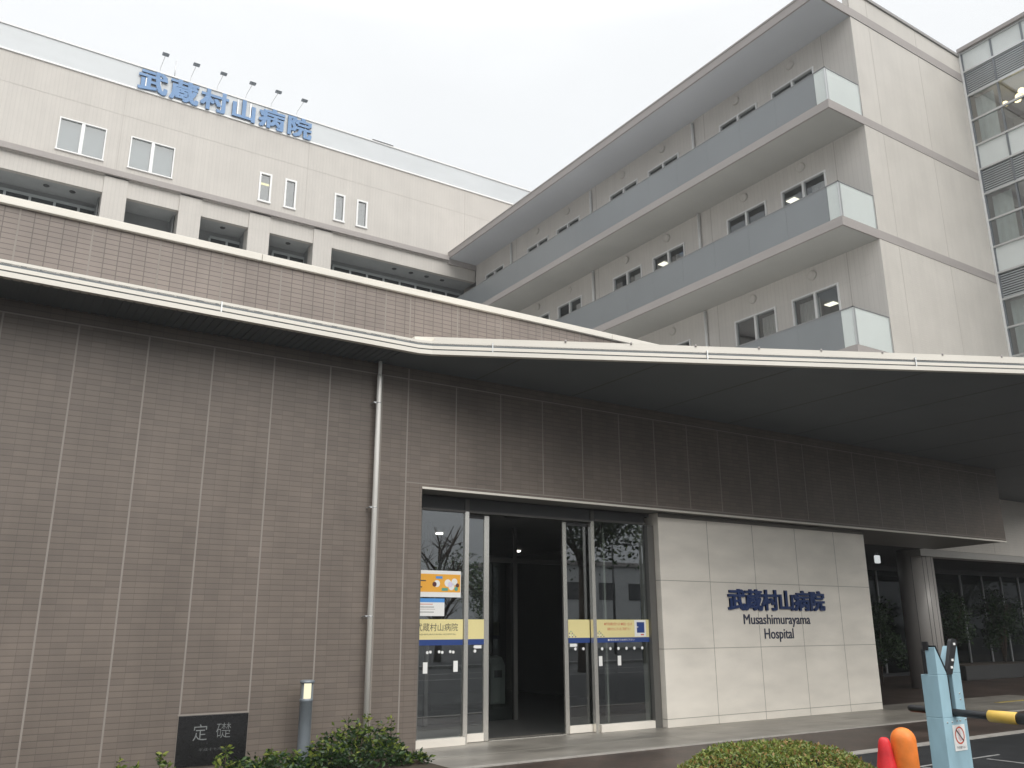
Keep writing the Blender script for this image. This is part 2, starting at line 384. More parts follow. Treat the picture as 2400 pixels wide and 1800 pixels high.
# ------------------------------------------------------------------ ground
Y0 = 10.8        # facade plane
g = MB(); g.face([(-400, -400, 0), (400, -400, 0), (400, 400, 0), (-400, 400, 0)]); g.build('asphalt_road', m_asph, kind='structure')
g = MB(); g.face([(5.0, 7.68, .004), (60, 7.68, .004), (60, 30, .004), (5.0, 30, .004)]); g.build('brick_paving', m_pave, kind='structure')
g = MB(); g.box(5.30, 21.6, 9.46, 11.6, .002, .012)
g.build('stone_pavement', m_conc, kind='structure')
g = MB()
for k in range(19): g.box(5.9+.9*k-.003, 5.9+.9*k+.003, 9.46, 11.05, .010, .0132)
g.box(5.3, 21.6, 10.25, 10.256, .010, .0131)
g.build('pavement_joints', m_stone_joint, kind='structure')
g = MB()
x = 5.0
while x < 44:
    g.box(x+.004, x+.596, 7.55, 7.70, -.01, .016); x += .6
g.build('kerb_strip', m_kerb, kind='structure')
g = MB(); x = 5.3
while x < 21:
    g.box(x+.004, x+.896, 9.37, 9.458, -.01, .017); x += .9
g.build('pavement_edging', m_kerb, kind='structure')
g = MB(); g.box(-16, 5.26, 9.2, 10.85, -.02, .03); g.build('planting_bed', m_soil, kind='structure')
g = MB(); g.box(9.95, 11.7, 6.50, 6.53, .001, .006); g.box(9.95, 9.98, 5.7, 6.5, .001, .006); g.box(11.2, 11.24, 5.2, 6.4, .001, .006)
g.box(-10, 60, -2.6, -2.45, .001, .006); g.box(-10, 60, -5.6, -5.45, .001, .006); g.box(-10, 60, -9.3, -9.0, .001, .12)
g.build('road_marking', mat('line_paint', (0.30, 0.30, 0.29, 1), .7, var=.3, scale=9), kind='structure')
g = MB(); g.box(19.2, 24.5, 10.52, 10.64, .012, .019)
g.build('yellow_floor_line', mat('yellow_line', (0.35, 0.27, 0.08, 1), .7, var=.3, scale=5), kind='structure')

# ------------------------------------------------------------------ low entrance block
eb = thing('entrance_building', 'low brown tiled entrance block with cream edged canopy and white stone wall panel', 'building', (5.5, 11, 0))
ZT = 3.51; XR = 21.08
mb = MB()
# left tiled wall, lintel above the doors, all one plane
mb.T = FY(Y0)
mb.wall(-16, XR, -.05, 5.225, [(5.53, XR+1, -.1, ZT)], 0, 0)
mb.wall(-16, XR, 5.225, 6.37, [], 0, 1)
mb.T = None
mb.face([(5.53, Y0, 0), (5.53, 11.2, 0), (5.53, 11.2, ZT), (5.53, Y0, ZT)], 0)     # jamb
mb.face([(XR, Y0, ZT), (XR, 12.6, ZT), (XR, 12.6, 6.37), (XR, Y0, 6.37)], 0)        # free end of the lintel
mb.face([(-16, Y0, -.05), (-16, 37, -.05), (-16, 37, 6.37), (-16, Y0, 6.37)], 0)
wall = mb.build('wall', [m_tile, m_tile_up], eb, fix=False)
# sealant joints, 2 mm proud of the tiles
j = MB(); jw = .010
k = -20
while True:
    x = .153 + .785*k; k += 1
    if x > 5.0: break
    j.box(x-jw, x+jw, Y0-.002, Y0+.02, .03, 5.06); j.box(x-jw, x+jw, Y0-.002, Y0+.02, 5.30, 6.365)
j.box(5.27-jw, 5.27+jw, Y0-.002, Y0+.02, .03, 5.22); j.box(5.26-jw, 5.26+jw, Y0-.002, Y0+.02, 5.30, 6.365)
for i in range(20):
    x = 6.065 + .7855*i
    if x < XR-.1: j.box(x-jw*.8, x+jw*.8, Y0-.002, Y0+.02, 3.575, 5.06); j.box(x-jw, x+jw, Y0-.002, Y0+.02, 5.30, 6.365)
j.box(-16, XR, Y0-.0025, Y0+.02, 5.062, 5.078)
j.box(5.28, XR, Y0-.0025, Y0+.02, 3.556, 3.572)
j.build('tile_joint', m_joint, wall)
c = MB(); x = -16
for xa, xb in ((-16, -2.2), (-2.195, 3.0), (3.005, 9.1), (9.105, 15), (15.005, XR+.04)):
    c.box(xa, xb, Y0-.05, Y0+.34, 6.37, 6.47)
c.build('coping', m_cream, eb, bevel=.006)
r = MB(); r.box(-16, XR, Y0+.3, 38.4, 5.75, 5.95); r.build('roof', mat('roof_gravel', (0.52, 0.51, 0.49, 1), .9, var=.15, scale=4), eb)
b = MB(); b.face([(-16, Y0+.34, 5.95), (XR, Y0+.34, 5.95), (XR, Y0+.34, 6.37), (-16, Y0+.34, 6.37)])
b.box(XR-.02, XR, Y0+.34, 38, 5.95, 6.37); b.build('roof_upstand', m_cream, eb)
# reveal soffit of the lintel with thin metal drip edge
h = MB(); h.face([(5.53, Y0+.02, ZT), (XR, Y0+.02, ZT), (XR, 12.6, 3.46), (5.53, 12.6, 3.46)], 0)
h.build('header_soffit', mat('header_grey', (0.20, 0.195, 0.18, 1), .5, var=.08), eb)
d = MB(); d.box(5.53, XR+.005, Y0-.012, Y0+.03, 3.492, 3.522); d.build('drip_edge', m_cream, eb)
lt = MB(); lt.box(XR-.02, XR-.004, 12.55, 12.6, 3.46, 5.2); lt.face([(5.53, 12.6, 3.46), (XR, 12.6, 3.46), (XR, 12.6, 5.22), (5.53, 12.6, 5.22)])
lt.build('lintel_back', m_room, eb)

# canopy: wraps the wall and swings outward on the right
edge = [(-16, 10.07), (5.04, 10.045), (5.22, 9.995), (13.1, 6.08), (14.5, 5.38), (29.6, 13.30)]
poly = edge + [(29.6, 13.46), (XR+.012, 13.46), (XR+.012, Y0-.004), (-16, Y0-.004)]
def inset(path, d):
    out = []
    for i, p in enumerate(path):
        a = Vector(path[max(i-1, 0)]); b2 = Vector(path[min(i+1, len(path)-1)])
        t = (b2-a).normalized(); n2 = Vector((t.y, -t.x))   # towards the viewer
        out.append((p[0]-n2.x*d, p[1]-n2.y*d))
    return out
cn = MB()
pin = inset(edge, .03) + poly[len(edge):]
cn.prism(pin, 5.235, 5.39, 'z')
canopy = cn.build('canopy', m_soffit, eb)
ribs = MB()
x = -15.9
while x < 4.9:
    ribs.box(x, x+.028, 10.11, Y0-.006, 5.222, 5.236); x += .095
ribs.build('soffit_rib', m_soffit, canopy)
for k in range(9):
    x = 6.4 + 1.82*k
    ye = 10.0 - (x-5.22)*.494 + .12
    sm_ = MB(); sm_.box(x-.006, x+.006, max(ye, 5.45+(x-14.5)*.525+.25), Y0-.02 if x < XR else 13.4, 5.2325, 5.2355); sm_.build('soffit_seam', m_cream_gap, canopy)
def strip(path, d0, d1, z0, z1, mbb, mi=0):
    a = inset(path, d0); b2 = inset(path, d1)
    for i in range(len(path)-1):
        pl = [a[i], a[i+1], b2[i+1], b2[i]]
        mbb.prism(pl, z0, z1, 'z', mi)
fs = MB()
strip(edge, 0.0, .08, 5.222, 5.281, fs); strip(edge, .018, .08, 5.306, 5.350, fs); strip(edge, .03, .34, 5.374, 5.425, fs)
strip(edge, .065, .079, 5.28, 5.375, fs, 1)
fs.build('fascia', [m_cream, m_cream_gap], canopy)
fl = MB(); e2 = [(5.24, 9.985), (13.1, 6.08), (14.5, 5.38), (29.4, 13.2)]
strip(e2, .031, .40, 5.4252, 5.485, fl); 
fl.prism([(5.05, 10.20), (5.3, 10.08), (7.6, 8.92), (7.9, 9.3), (6.6, 10.72), (5.05, 10.72)], 5.4256, 5.51, 'z')
fl.build('flashing', m_cream, canopy)
tdir = Vector((8.0, -3.96)).normalized()
for i in range(9):
    p = Vector((6.9, 9.17)) + tdir*(.95*i)
    fj = MB(); fj.lathe((p.x+.012, p.y+.012, 5.470), [(.012, 0), (.016, .012), (.012, .035)], 8); fj.build('snow_clip', m_bandc, canopy)
for px, py, vx, vy in ((5.98, 9.635, .894, -.447), (8.75, 8.25, .894, -.447), (11.6, 6.83, .894, -.447), (2.37, 10.06, 1, 0), (-3.5, 10.07, 1, 0)):
    t = Vector((vx, vy)); nn = Vector((t.y, -t.x)); q = Vector((px, py))
    pl = [q - t*.008 + nn*.004, q + t*.008 + nn*.004, q + t*.008 - nn*.03, q - t*.008 - nn*.03]
    jn = MB(); jn.prism([tuple(v) for v in pl], 5.224, 5.42, 'z'); jn.build('fascia_joint', m_alu, canopy)

# white stone panel
sw = MB(); sw.box(10.24, 15.97, 11.07, 11.6, 0.012, 3.495)
stone = sw.build('stone_wall', m_stone, eb, bevel=.006)
sj = MB()
for x in (11.41, 12.59, 13.79, 14.97): sj.box(x-.005, x+.005, 11.0688, 11.08, .013, 3.42)
for z in (2.355, 1.237, .142): sj.box(10.24, 15.97, 11.0684, 11.08, z-.005, z+.005)
for z in (2.355, 1.237, .142): sj.box(10.2388, 10.25, 11.07, 11.3, z-.005, z+.005)
sj.build('stone_joint', m_stone_joint, stone)
ht = MB(); ht.box(10.245, 15.96, 11.05, 11.5, 3.425, 3.49); ht.build('header_trim', mat('trim_grey', (0.17, 0.16, 0.14, 1), .5), eb)

# entrance glazing
GY = 11.25
for a_, b_, y_, nm in ((6.492, 6.560, .02, 'door_post'), (8.885, 8.955, .02, 'door_post'), (5.50, 5.76, .03, 'door_jamb'), (10.09, 10.235, .06, 'door_jamb')):
    q = MB(); q.box(a_, b_, GY-y_, GY+.05, .012, 3.285); q.build(nm, m_steel if nm == 'door_post' else mat('jamb_grey', (0.16, 0.155, 0.145, 1), .4, metal=.4), eb)
q = MB(); q.box(9.55, 9.59, GY+.5, GY+.56, .012, 3.4); q.build('inner_post', m_steel, eb)
for a_, b_, c_ in ((6.49, 6.565, 3.28), (8.885, 8.965, 3.29)):
    q = MB(); q.box(a_, b_, GY-.02, GY+.05, c_+.001, 3.47); q.build('transom_post', mat('bronze_grey', (0.11, 0.105, 0.10, 1), .4, metal=.4), eb)  # post tops are steel too; the canopy's dark reflection is painted in as grey
for a_, b_, c_ in ((5.76, 6.49, 3.262), (6.565, 8.885, 3.266), (8.965, 10.09, 3.29)):
    q = MB(); q.box(a_, b_, GY-.03, GY+.06, c_, c_+.035); q.build('transom_rail', bpy.data.materials['bronze_grey'], eb)
for a_, b_ in ((5.76, 6.49), (6.565, 8.885), (8.965, 10.09)):
    tp = MB(); tp.box(a_, b_, GY, GY+.03, 3.297, 3.47); tp.build('transom_panel', m_dark, eb)
pl = MB(); pl.box(5.53, 6.488, GY-.10, GY+.05, .012, .112); pl.build('door_plinth', m_stone, eb, bevel=.004)
pl = MB(); pl.box(8.967, 10.085, GY-.06, GY+.05, .012, .125); pl.build('door_plinth', m_stone, eb, bevel=.004)
fg = MB(); fg.face([(5.76, GY+.01, .11), (6.49, GY+.01, .11), (6.49, GY+.01, 3.27), (5.76, GY+.01, 3.27)]); fg.build('fixed_pane', m_glass, eb, fix=False)
fg = MB(); fg.face([(8.965, GY+.01, .12), (10.09, GY+.01, .12), (10.09, GY+.01, 3.30), (8.965, GY+.01, 3.30)]); fg.build('fixed_pane', m_glass, eb, fix=False)
LY = GY+.09
for xa, xb, sa, sb in ((6.5, 6.97, 6.885, 6.97), (8.37, 8.93, 8.37, 8.445)):
    lf_ = MB(); lf_.box(sa, sb, LY-.018, LY+.018, .02, 3.25)
    xo0, xo1 = (xa, sa) if sa > xa else (sb, xb)
    leaf = lf_.build('sliding_door', m_steel, eb)
    q = MB(); q.box(xo0, xo1, LY-.02, LY+.02, 3.20, 3.25); q.build('top_rail', m_dark, leaf)
    q = MB(); q.box(xo0, xo1, LY-.026, LY+.022, .02, .13); q.build('kick_plate', m_stone, leaf)
    gp = MB(); gp.face([(xo0, LY, .13), (xo1, LY, .13), (xo1, LY, 3.20), (xo0, LY, 3.20)]); gp.build('door_pane', m_glass, leaf, fix=False)
th = MB(); th.box(6.97, 8.37, LY-.04, LY+.04, .012, .022); th.build('threshold', m_steel, eb)
# vestibule behind the glass
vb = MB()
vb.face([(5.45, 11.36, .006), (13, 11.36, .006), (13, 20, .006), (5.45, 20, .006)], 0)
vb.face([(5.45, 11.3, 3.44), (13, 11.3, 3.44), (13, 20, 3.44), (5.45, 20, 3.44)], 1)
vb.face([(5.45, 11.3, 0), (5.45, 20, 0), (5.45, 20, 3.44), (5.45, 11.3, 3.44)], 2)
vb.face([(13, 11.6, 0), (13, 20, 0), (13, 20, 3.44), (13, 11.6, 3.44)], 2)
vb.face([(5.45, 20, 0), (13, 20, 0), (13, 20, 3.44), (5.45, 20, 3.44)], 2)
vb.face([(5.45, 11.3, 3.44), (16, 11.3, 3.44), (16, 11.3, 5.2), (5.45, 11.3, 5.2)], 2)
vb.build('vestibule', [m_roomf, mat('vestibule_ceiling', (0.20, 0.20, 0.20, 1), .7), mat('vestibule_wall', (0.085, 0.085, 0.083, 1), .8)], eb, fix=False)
iv = MB(); iv.box(8.90, 8.98, 13.58, 13.64, .01, 3.40); iv.box(10.6, 10.66, 13.58, 13.64, .01, 3.40); iv.box(7.1, 7.16, 13.58, 13.64, .01, 3.4); iv.box(5.5, 12.9, 13.58, 13.64, 2.75, 2.83)
iv.build('inner_frame', bpy.data.materials['bronze_grey'], eb)
ig = MB(); ig.face([(5.5, 13.61, .02), (8.9, 13.61, .02), (8.9, 13.61, 2.75), (5.5, 13.61, 2.75)]); ig.build('inner_pane', m_glass_dk, eb, fix=False)
ig = MB(); ig.face([(10.66, 13.61, .02), (12.9, 13.61, .02), (12.9, 13.61, 2.75), (10.66, 13.61, 2.75)])
ig.build('inner_pane', m_glass_dk, eb, fix=False)
for x, y in ((11.97, 18.09), (8.3, 15.4), (6.4, 12.9)):
    q = MB(); q.lathe((x, y, 3.405), [(.075, 0), (.075, .03)], 16); q.build('downlight', m_spot, eb)
rs = MB(); rs.lathe((8.05, 12.3, 3.40), [(.14, 0), (.16, .035)], 20); rs.build('ceiling_sensor', m_dark, eb)

# white stand inside the doorway
ks = thing('kiosk', 'small white waist high dispenser stand inside the open doorway', 'stand', (10.4, 16.55, .006))
q = MB(); q.box(10.22, 10.58, 16.5, 16.85, .01, .80); q.prism([(16.5, .80), (16.85, .80), (16.85, 1.0), (16.62, .96)], 10.22, 10.58, 'x'); q.build('body', m_white, ks, bevel=.01)
q = MB(); q.box(10.30, 10.5, 16.494, 16.5, .55, .70); q.build('tray_slot', m_dark, ks)

# ------------------------------------------------------------------ ward wing (four storeys with balconies)
XC, YC = 21.88, 13.485
XO = 20.15; YB = 37.0
ww = thing('ward_wing', 'tall beige ward wing with grey balconies stacked along its left face', 'building', (25, 20, 0))
floors = [9.05, 12.95, 16.81]           # balcony slab tops
tops = [11.80, 15.70, 19.56]            # window heads
ya = []
for kk in range(4):
    for a, b in ((15.02, 16.80), (17.45, 19.25)):
        if b + 6.4*kk < 36.9: ya.append((a+6.39*kk, b+6.39*kk))
holes = []
for fl_, tp_ in zip(floors, tops):
    for a, b in ya: holes.append((a, b, fl_+.12, tp_))
mb = MB(FX(XC)); mb.wall(YC, YB, 3.58, 20.5, holes, 0, 0, .12)
mb.build('side_wall', m_side, ww, fix=False)
mb = MB(FY(YC)); mb.wall(XC, 28.42, 3.58, 21.55, [], 0, 0)
mb.T = None
mb.face([(28.42, YC, 3.58), (28.42, 38.3, 3.58), (28.42, 38.3, 21.5), (28.42, YC, 21.5)], 0)
mb.face([(XC, 38.3, 3.58), (28.42, 38.3, 3.58), (28.42, 38.3, 21.5), (XC, 38.3, 21.5)], 0)
mb.face([(XC, YC, 3.58), (28.42, YC, 3.58), (28.42, 38.3, 3.58), (XC, 38.3, 3.58)], 1)
endw = mb.build('end_wall', [m_end, m_roomc], ww, fix=False)
for z0, z1 in ((20.55, 20.84), (16.53, 16.81), (12.67, 12.95), (8.77, 9.05), (4.78, 5.08)): 
    bd = MB(); bd.box(XC, 28.40, YC-.012, YC+.05, z0, z1); bd.build('floor_band', m_bandc if z0 > 5 else m_end, ww)
jt = MB()
for x in (22.85, 25.6): jt.box(x-.008, x+.008, YC-.003, YC+.01, 3.6, 21.5)
for y in (14.63, 20.0, 26.6, 33.0): jt.box(XC-.003, XC+.01, y-.012, y+.012, 3.6, 20.5)
jt.build('panel_joint', mat('panel_seam', (0.45, 0.42, 0.39, 1), .8), ww)
rf = MB(); rf.box(XO, 28.42, YC-.02, 38.3, 20.50, 20.80); roof = rf.build('roof', [m_bandc], ww)
sf = MB(); sf.face([(XO+.05, YC+.03, 20.496), (XC, YC+.03, 20.496), (XC, YB, 20.496), (XO+.05, YB, 20.496)]); sf.build('eave_soffit', m_eave, roof, fix=False)
ec = MB(); ec.box(XO-.02, XO+.35, YC-.022, 38.2, 20.80, 20.86); ec.build('eave_trim', m_bandc, roof)
pc = MB(); pc.box(XO+1.75-.02, 28.46, YC-.05, YC+.25, 21.55, 21.66); pc.build('roof_cap', mat('cap_grey', (0.30, 0.29, 0.28, 1), .5), ww)
pw = MB(); pw.box(XC+.01, 28.4, YC+.02, YC+.22, 20.8, 21.55); pw.build('roof_parapet', m_end, ww)
# interior: one dim room per storey
for i, fz in enumerate((5.1, 9.05, 12.95, 16.81)):
    rm = MB(); rm.box(XC+.14, 28.3, YC+.2, 38, fz-.25, fz, 0)
    rm.face([(XC+3.6, YC+.2, fz), (XC+3.6, 38, fz), (XC+3.6, 38, fz+3.6), (XC+3.6, YC+.2, fz+3.6)], 1)
    rm.face([(XC+.14, YC+.2, fz+2.9), (XC+3.6, YC+.2, fz+2.9), (XC+3.6, 38, fz+2.9), (XC+.14, 38, fz+2.9)], 2)
    rm.build('room', [m_roomd, m_room, mat('ward_ceiling', (0.16, 0.155, 0.15, 1), .8) if i == 0 else bpy.data.materials['ward_ceiling']], ww, fix=False)
for x, y, z in ((22.86, 17.1, 15.83), (23.53, 16.51, 11.93), (22.8, 23.55, 15.83)):
    clt = MB(); clt.box(x-.14, x+.14, y-.18, y+.18, z-.02, z); clt.build('ceiling_lamp', m_lit, ww)
# windows
random.seed(21)
for fi, (fl_, tp_) in enumerate(zip(floors, tops)):
    for wi, (a, b) in enumerate(ya):
        T = FX(XC); z0 = fl_+.12; w = .055; mid = (a+b)/2
        q = MB(T); n0, n1 = -.10, .035
        q.box(a, b, tp_-w, tp_, n0, n1); q.box(a, b, z0, z0+w, n0, n1); q.box(a, a+w, z0+w, tp_-w, n0, n1); q.box(b-w, b, z0+w, tp_-w, n0, n1)
        q.box(mid-.04, mid+.04, z0+w, tp_-w, n0+.01, n1-.005)
        win = q.build('window', m_white, ww)
        q = MB(T); q.face([(a+w, z0+w, -.05), (b-w, z0+w, -.05), (b-w, tp_-w, -.05), (a+w, tp_-w, -.05)]); q.build('pane', m_glass_far, win, fix=False)
        rr = random.random()
        cu = None
        if (fi, wi) == (0, 0): cu = (mid+.04, b-w, z0, tp_-.1)
        elif (fi, wi) == (0, 1): cu = (a+w, mid-.05, z0, tp_-.08)
        elif (fi, wi) == (1, 1): cu = (mid+.05, b-w, z0, tp_-.5)
        elif rr < .55: cu = (a+w, mid-.1, z0, tp_-.15)
        if cu:
            q = MB(T); nseg = 14
            for s_ in range(nseg):
                ua = cu[0]+(cu[1]-cu[0])*s_/nseg; ub = cu[0]+(cu[1]-cu[0])*(s_+1)/nseg
                na = -.30-.03*(s_ % 2); nb = -.30-.03*((s_+1) % 2)
                q.face([(ua, cu[2], na), (ub, cu[2], nb), (ub, cu[3], nb), (ua, cu[3], na)])
            q.build('curtain', m_curtain, win, fix=False)
# vents
for z in (12.36, 16.22, 20.16):
    for kk in range(3):
        for y in (15.92, 18.38):
            yy = y+6.39*kk
            q = MB(); q.tube([(XC-.001, yy, z), (XC-.05, yy, z), (XC-.075, yy, z)], [.16, .16, .11], 20); v = q.build('vent', m_side, ww)
            q = MB()
            for s_ in range(4): q.box(XC-.082, XC-.075, yy-.09, yy+.09, z-.07+.042*s_, z-.058+.042*s_)
            q.build('vent_louver', m_side, v)
for y in (20.55, 26.9, 33.4):
    q = MB()
    for fl_ in floors:
        q.tube([(XC-.07, y, fl_), (XC-.07, y, fl_+3.55)], .055, 12); q.box(XC-.07, XC, y-.03, y+.03, fl_+1.9, fl_+1.94)
    q.build('drainpipe', m_white, ww)
# balconies
for fl_ in floors:
    q = MB(); q.box(XO, XC, YC-.015, YB, fl_-.29, fl_-.13); q.box(XO+.02, XC, YC-.012, YB, fl_-.13, fl_)
    slab = q.build('balcony', m_bandc, ww)
    q = MB(); q.face([(XO+.06, YC+.04, fl_-.2915), (XC, YC+.04, fl_-.2915), (XC, YB, fl_-.2915), (XO+.06, YB, fl_-.2915)]); q.build('balcony_soffit', m_soffit2, slab, fix=False)
    q = MB(); y = 13.90
    while y < YB-.1:
        y2 = min(y+1.5, YB); q.box(XO+.035, XO+.055, y+.002, y2-.002, fl_-.02, fl_+1.10); y = y2
    q.build('rail_panel', m_railp, slab)
    q = MB(); q.box(XO+.025, XO+.065, YC+.0, YB, fl_+1.10, fl_+1.135); q.box(XO+.025, XC-.03, YC-.0, YC+.04, fl_+1.10, fl_+1.135)
    q.build('handrail', mat('handrail_grey', (0.22, 0.22, 0.22, 1), .45), slab)
    q = MB(); q.box(XO+.04, XO+.052, YC+.06, 13.89, fl_+.02, fl_+1.10); q.build('glass_guard', m_frost, slab); q = MB(); q.box(XO+.11, XC-.08, YC+.012, YC+.024, fl_+.02, fl_+1.10)
    q.build('glass_guard', m_frost, slab)
    for x, y in ((XO+.03, YC+.005), (XO+.09, YC+.005), (XC-.075, YC+.005)): 
        q = MB(); q.box(x, x+.035, y, y+.04, fl_, fl_+1.10); q.build('upright', m_alu, slab)
# pillar under the corner
q = MB(); q.tube([(22.36, 14.0, 0), (22.36, 14.0, 3.58)], .46, 40); pil = q.build('pillar', mat('pillar_metal', (0.50, 0.475, 0.45, 1), .4, metal=.1, var=.08, stretch=(1, 1, .3)), ww)
q = MB()
for a in (200, 236, 250, 272, 300):
    ca, sa = math.cos(R(a)), math.sin(R(a)); cx, cy = 22.36+.46*ca, 14.0+.46*sa
    q.tube([(cx, cy, .01), (cx, cy, 3.57)], .006, 6)
q.build('pillar_seam', m_dark, pil)
# lobby glazing beneath the wing
q = MB(); q.box(XC, 40, 13.5, 13.9, 3.40, 3.58); q.build('beam', m_roomc, ww)
lg = thing('lobby_glazing', 'dark glass curtain wall under the ward wing behind the potted shrubs', 'glass wall', (26, 18, 0))
q = MB(); q.face([(14, 18, 0), (48, 18, 0), (48, 18, 3.55), (14, 18, 3.55)]); q.build('pane', glass_mat('lobby_glass', (.14, .19, .15, 1), .45, .0), lg, fix=False)
for x in (17.6, 20.5, 23.4, 26.37, 29.6, 31.4, 32.85, 34.2, 35.45, 37.0):
    q = MB(); q.box(x-.022, x+.022, 17.95, 18.0, .1, 3.39); q.build('mullion', m_alu, lg)
q = MB(); q.box(14, 48, 17.88, 18.0, 3.40, 3.56); q.box(14, 48, 17.9, 18.0, .0, .1); q.build('rail', m_dark, lg)
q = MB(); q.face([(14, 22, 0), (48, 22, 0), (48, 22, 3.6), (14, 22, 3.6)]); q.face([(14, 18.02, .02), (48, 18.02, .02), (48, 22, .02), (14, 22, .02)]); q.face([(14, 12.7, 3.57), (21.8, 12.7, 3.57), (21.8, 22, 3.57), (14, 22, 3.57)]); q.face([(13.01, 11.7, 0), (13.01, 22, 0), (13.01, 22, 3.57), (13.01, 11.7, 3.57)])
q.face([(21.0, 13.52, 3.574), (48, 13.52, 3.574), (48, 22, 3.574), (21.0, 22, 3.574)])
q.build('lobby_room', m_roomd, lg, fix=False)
q = MB(); q.box(28.42, 48, 13.49, 13.7, 3.58, 5.3); q.build('upper_wall', m_end, lg)

# ------------------------------------------------------------------ glazed block at the right
t = thing('wall_lamp', 'small white box lamp under the ceiling between white stone wall and pillar', 'lamp', (22.15, 15, 3.4))
q = MB(); q.box(22.08, 22.24, 14.95, 15.05, 3.30, 3.52); q.build('shade', emit_mat('pale_lamp', (.9, .95, .95, 1), .55), t, bevel=.02)
q = MB(); q.box(22.13, 22.19, 14.98, 15.02, 3.52, 3.575); q.build('hanger', m_dark, t)
gb = thing('glazed_block', 'glass and louver block at the right edge joined to the beige end wall', 'building', (30, 9, 5.4))
XG = 28.40; GY0, GY1 = 5.2, 13.47
mull_y = [13.40-1.04*i for i in range(8)]
rows = []
zt = 21.72
rl = MB(FX(XG)); sp = MB(FX(XG)); wn = MB(FX(XG)); lv = MB(FX(XG)); lb = MB(FX(XG))
def louv(z0, z1):
    z = z0+.03
    while z < z1-.02:
        lv.box(GY0, 13.40, z, z+.042, -.05, -.012); z += .085
    lb.face([(GY0, z0, -.09), (13.40, z0, -.09), (13.40, z1, -.09), (GY0, z1, -.09)])
def rail(z, t=.035): rl.box(GY0, 13.44, z-t, z+t, -.05, .03)
for base in (16.95, 13.04, 9.13):          # bottom of the white spandrel under each window pair... floors
    sp_b, sp_t = base, base+.95
    sp.box(GY0, 13.42, sp_b+.03, sp_t-.03, -.04, -.02)
    rail(sp_b); rail(sp_t)
    rail(sp_t+1.0); rail(sp_t+2.0)
    wn.face([(GY0, sp_t, -.03), (13.42, sp_t, -.03), (13.42, sp_t+2.0, -.03), (GY0, sp_t+2.0, -.03)])
    louv(sp_t+2.0+.03, sp_t+2.96)
sp.box(GY0, 13.42, 20.92, 21.66, -.04, -.02); rail(20.89); rail(21.68)
louv(5.5, 9.1)
rl.build('window_rail', m_alu, gb)
sp.build('spandrel_panel', mat('white_spandrel', (0.70, 0.735, 0.72, 1), .15, var=.03), gb)
wn.build('glass_pane', m_glass_tower, gb, fix=False)
lv.build('louver', mat('louver_grey', (0.46, 0.48, 0.49, 1), .45, metal=.2), gb); lb.build('louver_back', m_dark, gb, fix=False)
for y in mull_y:
    q = MB(FX(XG)); q.box(y-.03, y+.03, 5.5, 21.7, -.06, .012); q.build('mullion', mat('mullion_grey', (0.20, 0.215, 0.23, 1), .4, metal=.3) if y == mull_y[0] else bpy.data.materials['mullion_grey'], gb)
q = MB(); q.box(XG-.12, 34, GY0, 13.48, 21.72, 21.86); q.box(XG, 34, GY0-.02, GY0, 5.4, 21.72); q.box(33.9, 34, GY0, 13.48, 5.4, 21.72); q.box(XG, 34, 13.49, 13.6, 5.4, 21.72)
q.build('roof', m_bandc, gb)
q = MB(); q.box(XG-.06, XG+.02, 13.42, 13.478, 5.4, 21.72); q.build('corner_trim', m_white, gb)
for z in (16.95, 13.04, 9.13, 20.9):
    q = MB(); q.box(XG+.1, 33.8, GY0, 13.4, z-.85, z); q.build('floor_slab', m_roomc, gb)
q = MB(); q.face([(31.5, GY0, 5.4), (31.5, 13.4, 5.4), (31.5, 13.4, 20.9), (31.5, GY0, 20.9)]); q.build('inner_wall', mat('inner_wall_brown', (0.42, 0.39, 0.37, 1), .8), gb, fix=False)
for base in (17.95, 14.04, 10.13):
    q = MB()
    for s_ in range(6):
        ya_, yb_ = 13.3-.11*s_, 13.3-.11*(s_+1)
        q.face([(XG+.25+.03*(s_ % 2), ya_, base), (XG+.25+.03*((s_+1) % 2), yb_, base), (XG+.25+.03*((s_+1) % 2), yb_, base+1.9), (XG+.25+.03*(s_ % 2), ya_, base+1.9)])
    q.build('curtain', mat('pale_green_curtain', (0.60, 0.65, 0.62, 1), .8, var=.1), gb, fix=False)
for x, y, z in ((29.2, 11.98, 19.62), (29.25, 12.12, 19.50), (29.2, 11.84, 19.46), (29.3, 12.2, 19.40), (29.2, 12.58, 19.42), (29.5, 11.75, 19.60)):
    q = MB(); q.lathe((x, y, z), [(.03, -.09), (.10, -.05), (.12, 0), (.08, .07), (.02, .10)], 12); q.build('pendant_lamp', m_warm, gb)
q = MB(); q.box(29.2, 29.35, 13.0, 13.28, 18.36, 18.52); q.build('lit_box', m_lit, gb)

# ------------------------------------------------------------------ main block at the back
mk = thing('main_block', 'long beige main hospital block at the back under a white parapet', 'building', (8, 37, 0))
wins = [(1.36, 3.20, 20.92, 22.47, 1), (4.17, 6.03, 20.92, 22.48, 1), (9.88, 10.48, 20.97, 22.50, 0), (11.12, 11.70, 20.97, 22.52, 0), (13.64, 14.21, 20.97, 22.48, 0), (14.83, 15.43, 20.97, 22.47, 0), (-4.2, -2.3, 20.92, 22.47, 1)]
mb = MB(FY(YB)); mb.wall(-22, 28, 20.3, 24.86, [w[:4] for w in wins], 0, 0, .1)
mb.T = None
mb.face([(28, YB, 20.3), (28, 60, 20.3), (28, 60, 24.86), (28, YB, 24.86)]); mb.face([(-22, YB, 5), (-22, 60, 5), (-22, 60, 24.86), (-22, YB, 24.86)])
mb.build('upper_wall', m_back, mk, fix=False)
pp = MB(); pp.box(-22.05, 28.05, YB-.03, YB+.25, 24.86, 26.0); par = pp.build('parapet', m_parapet, mk)
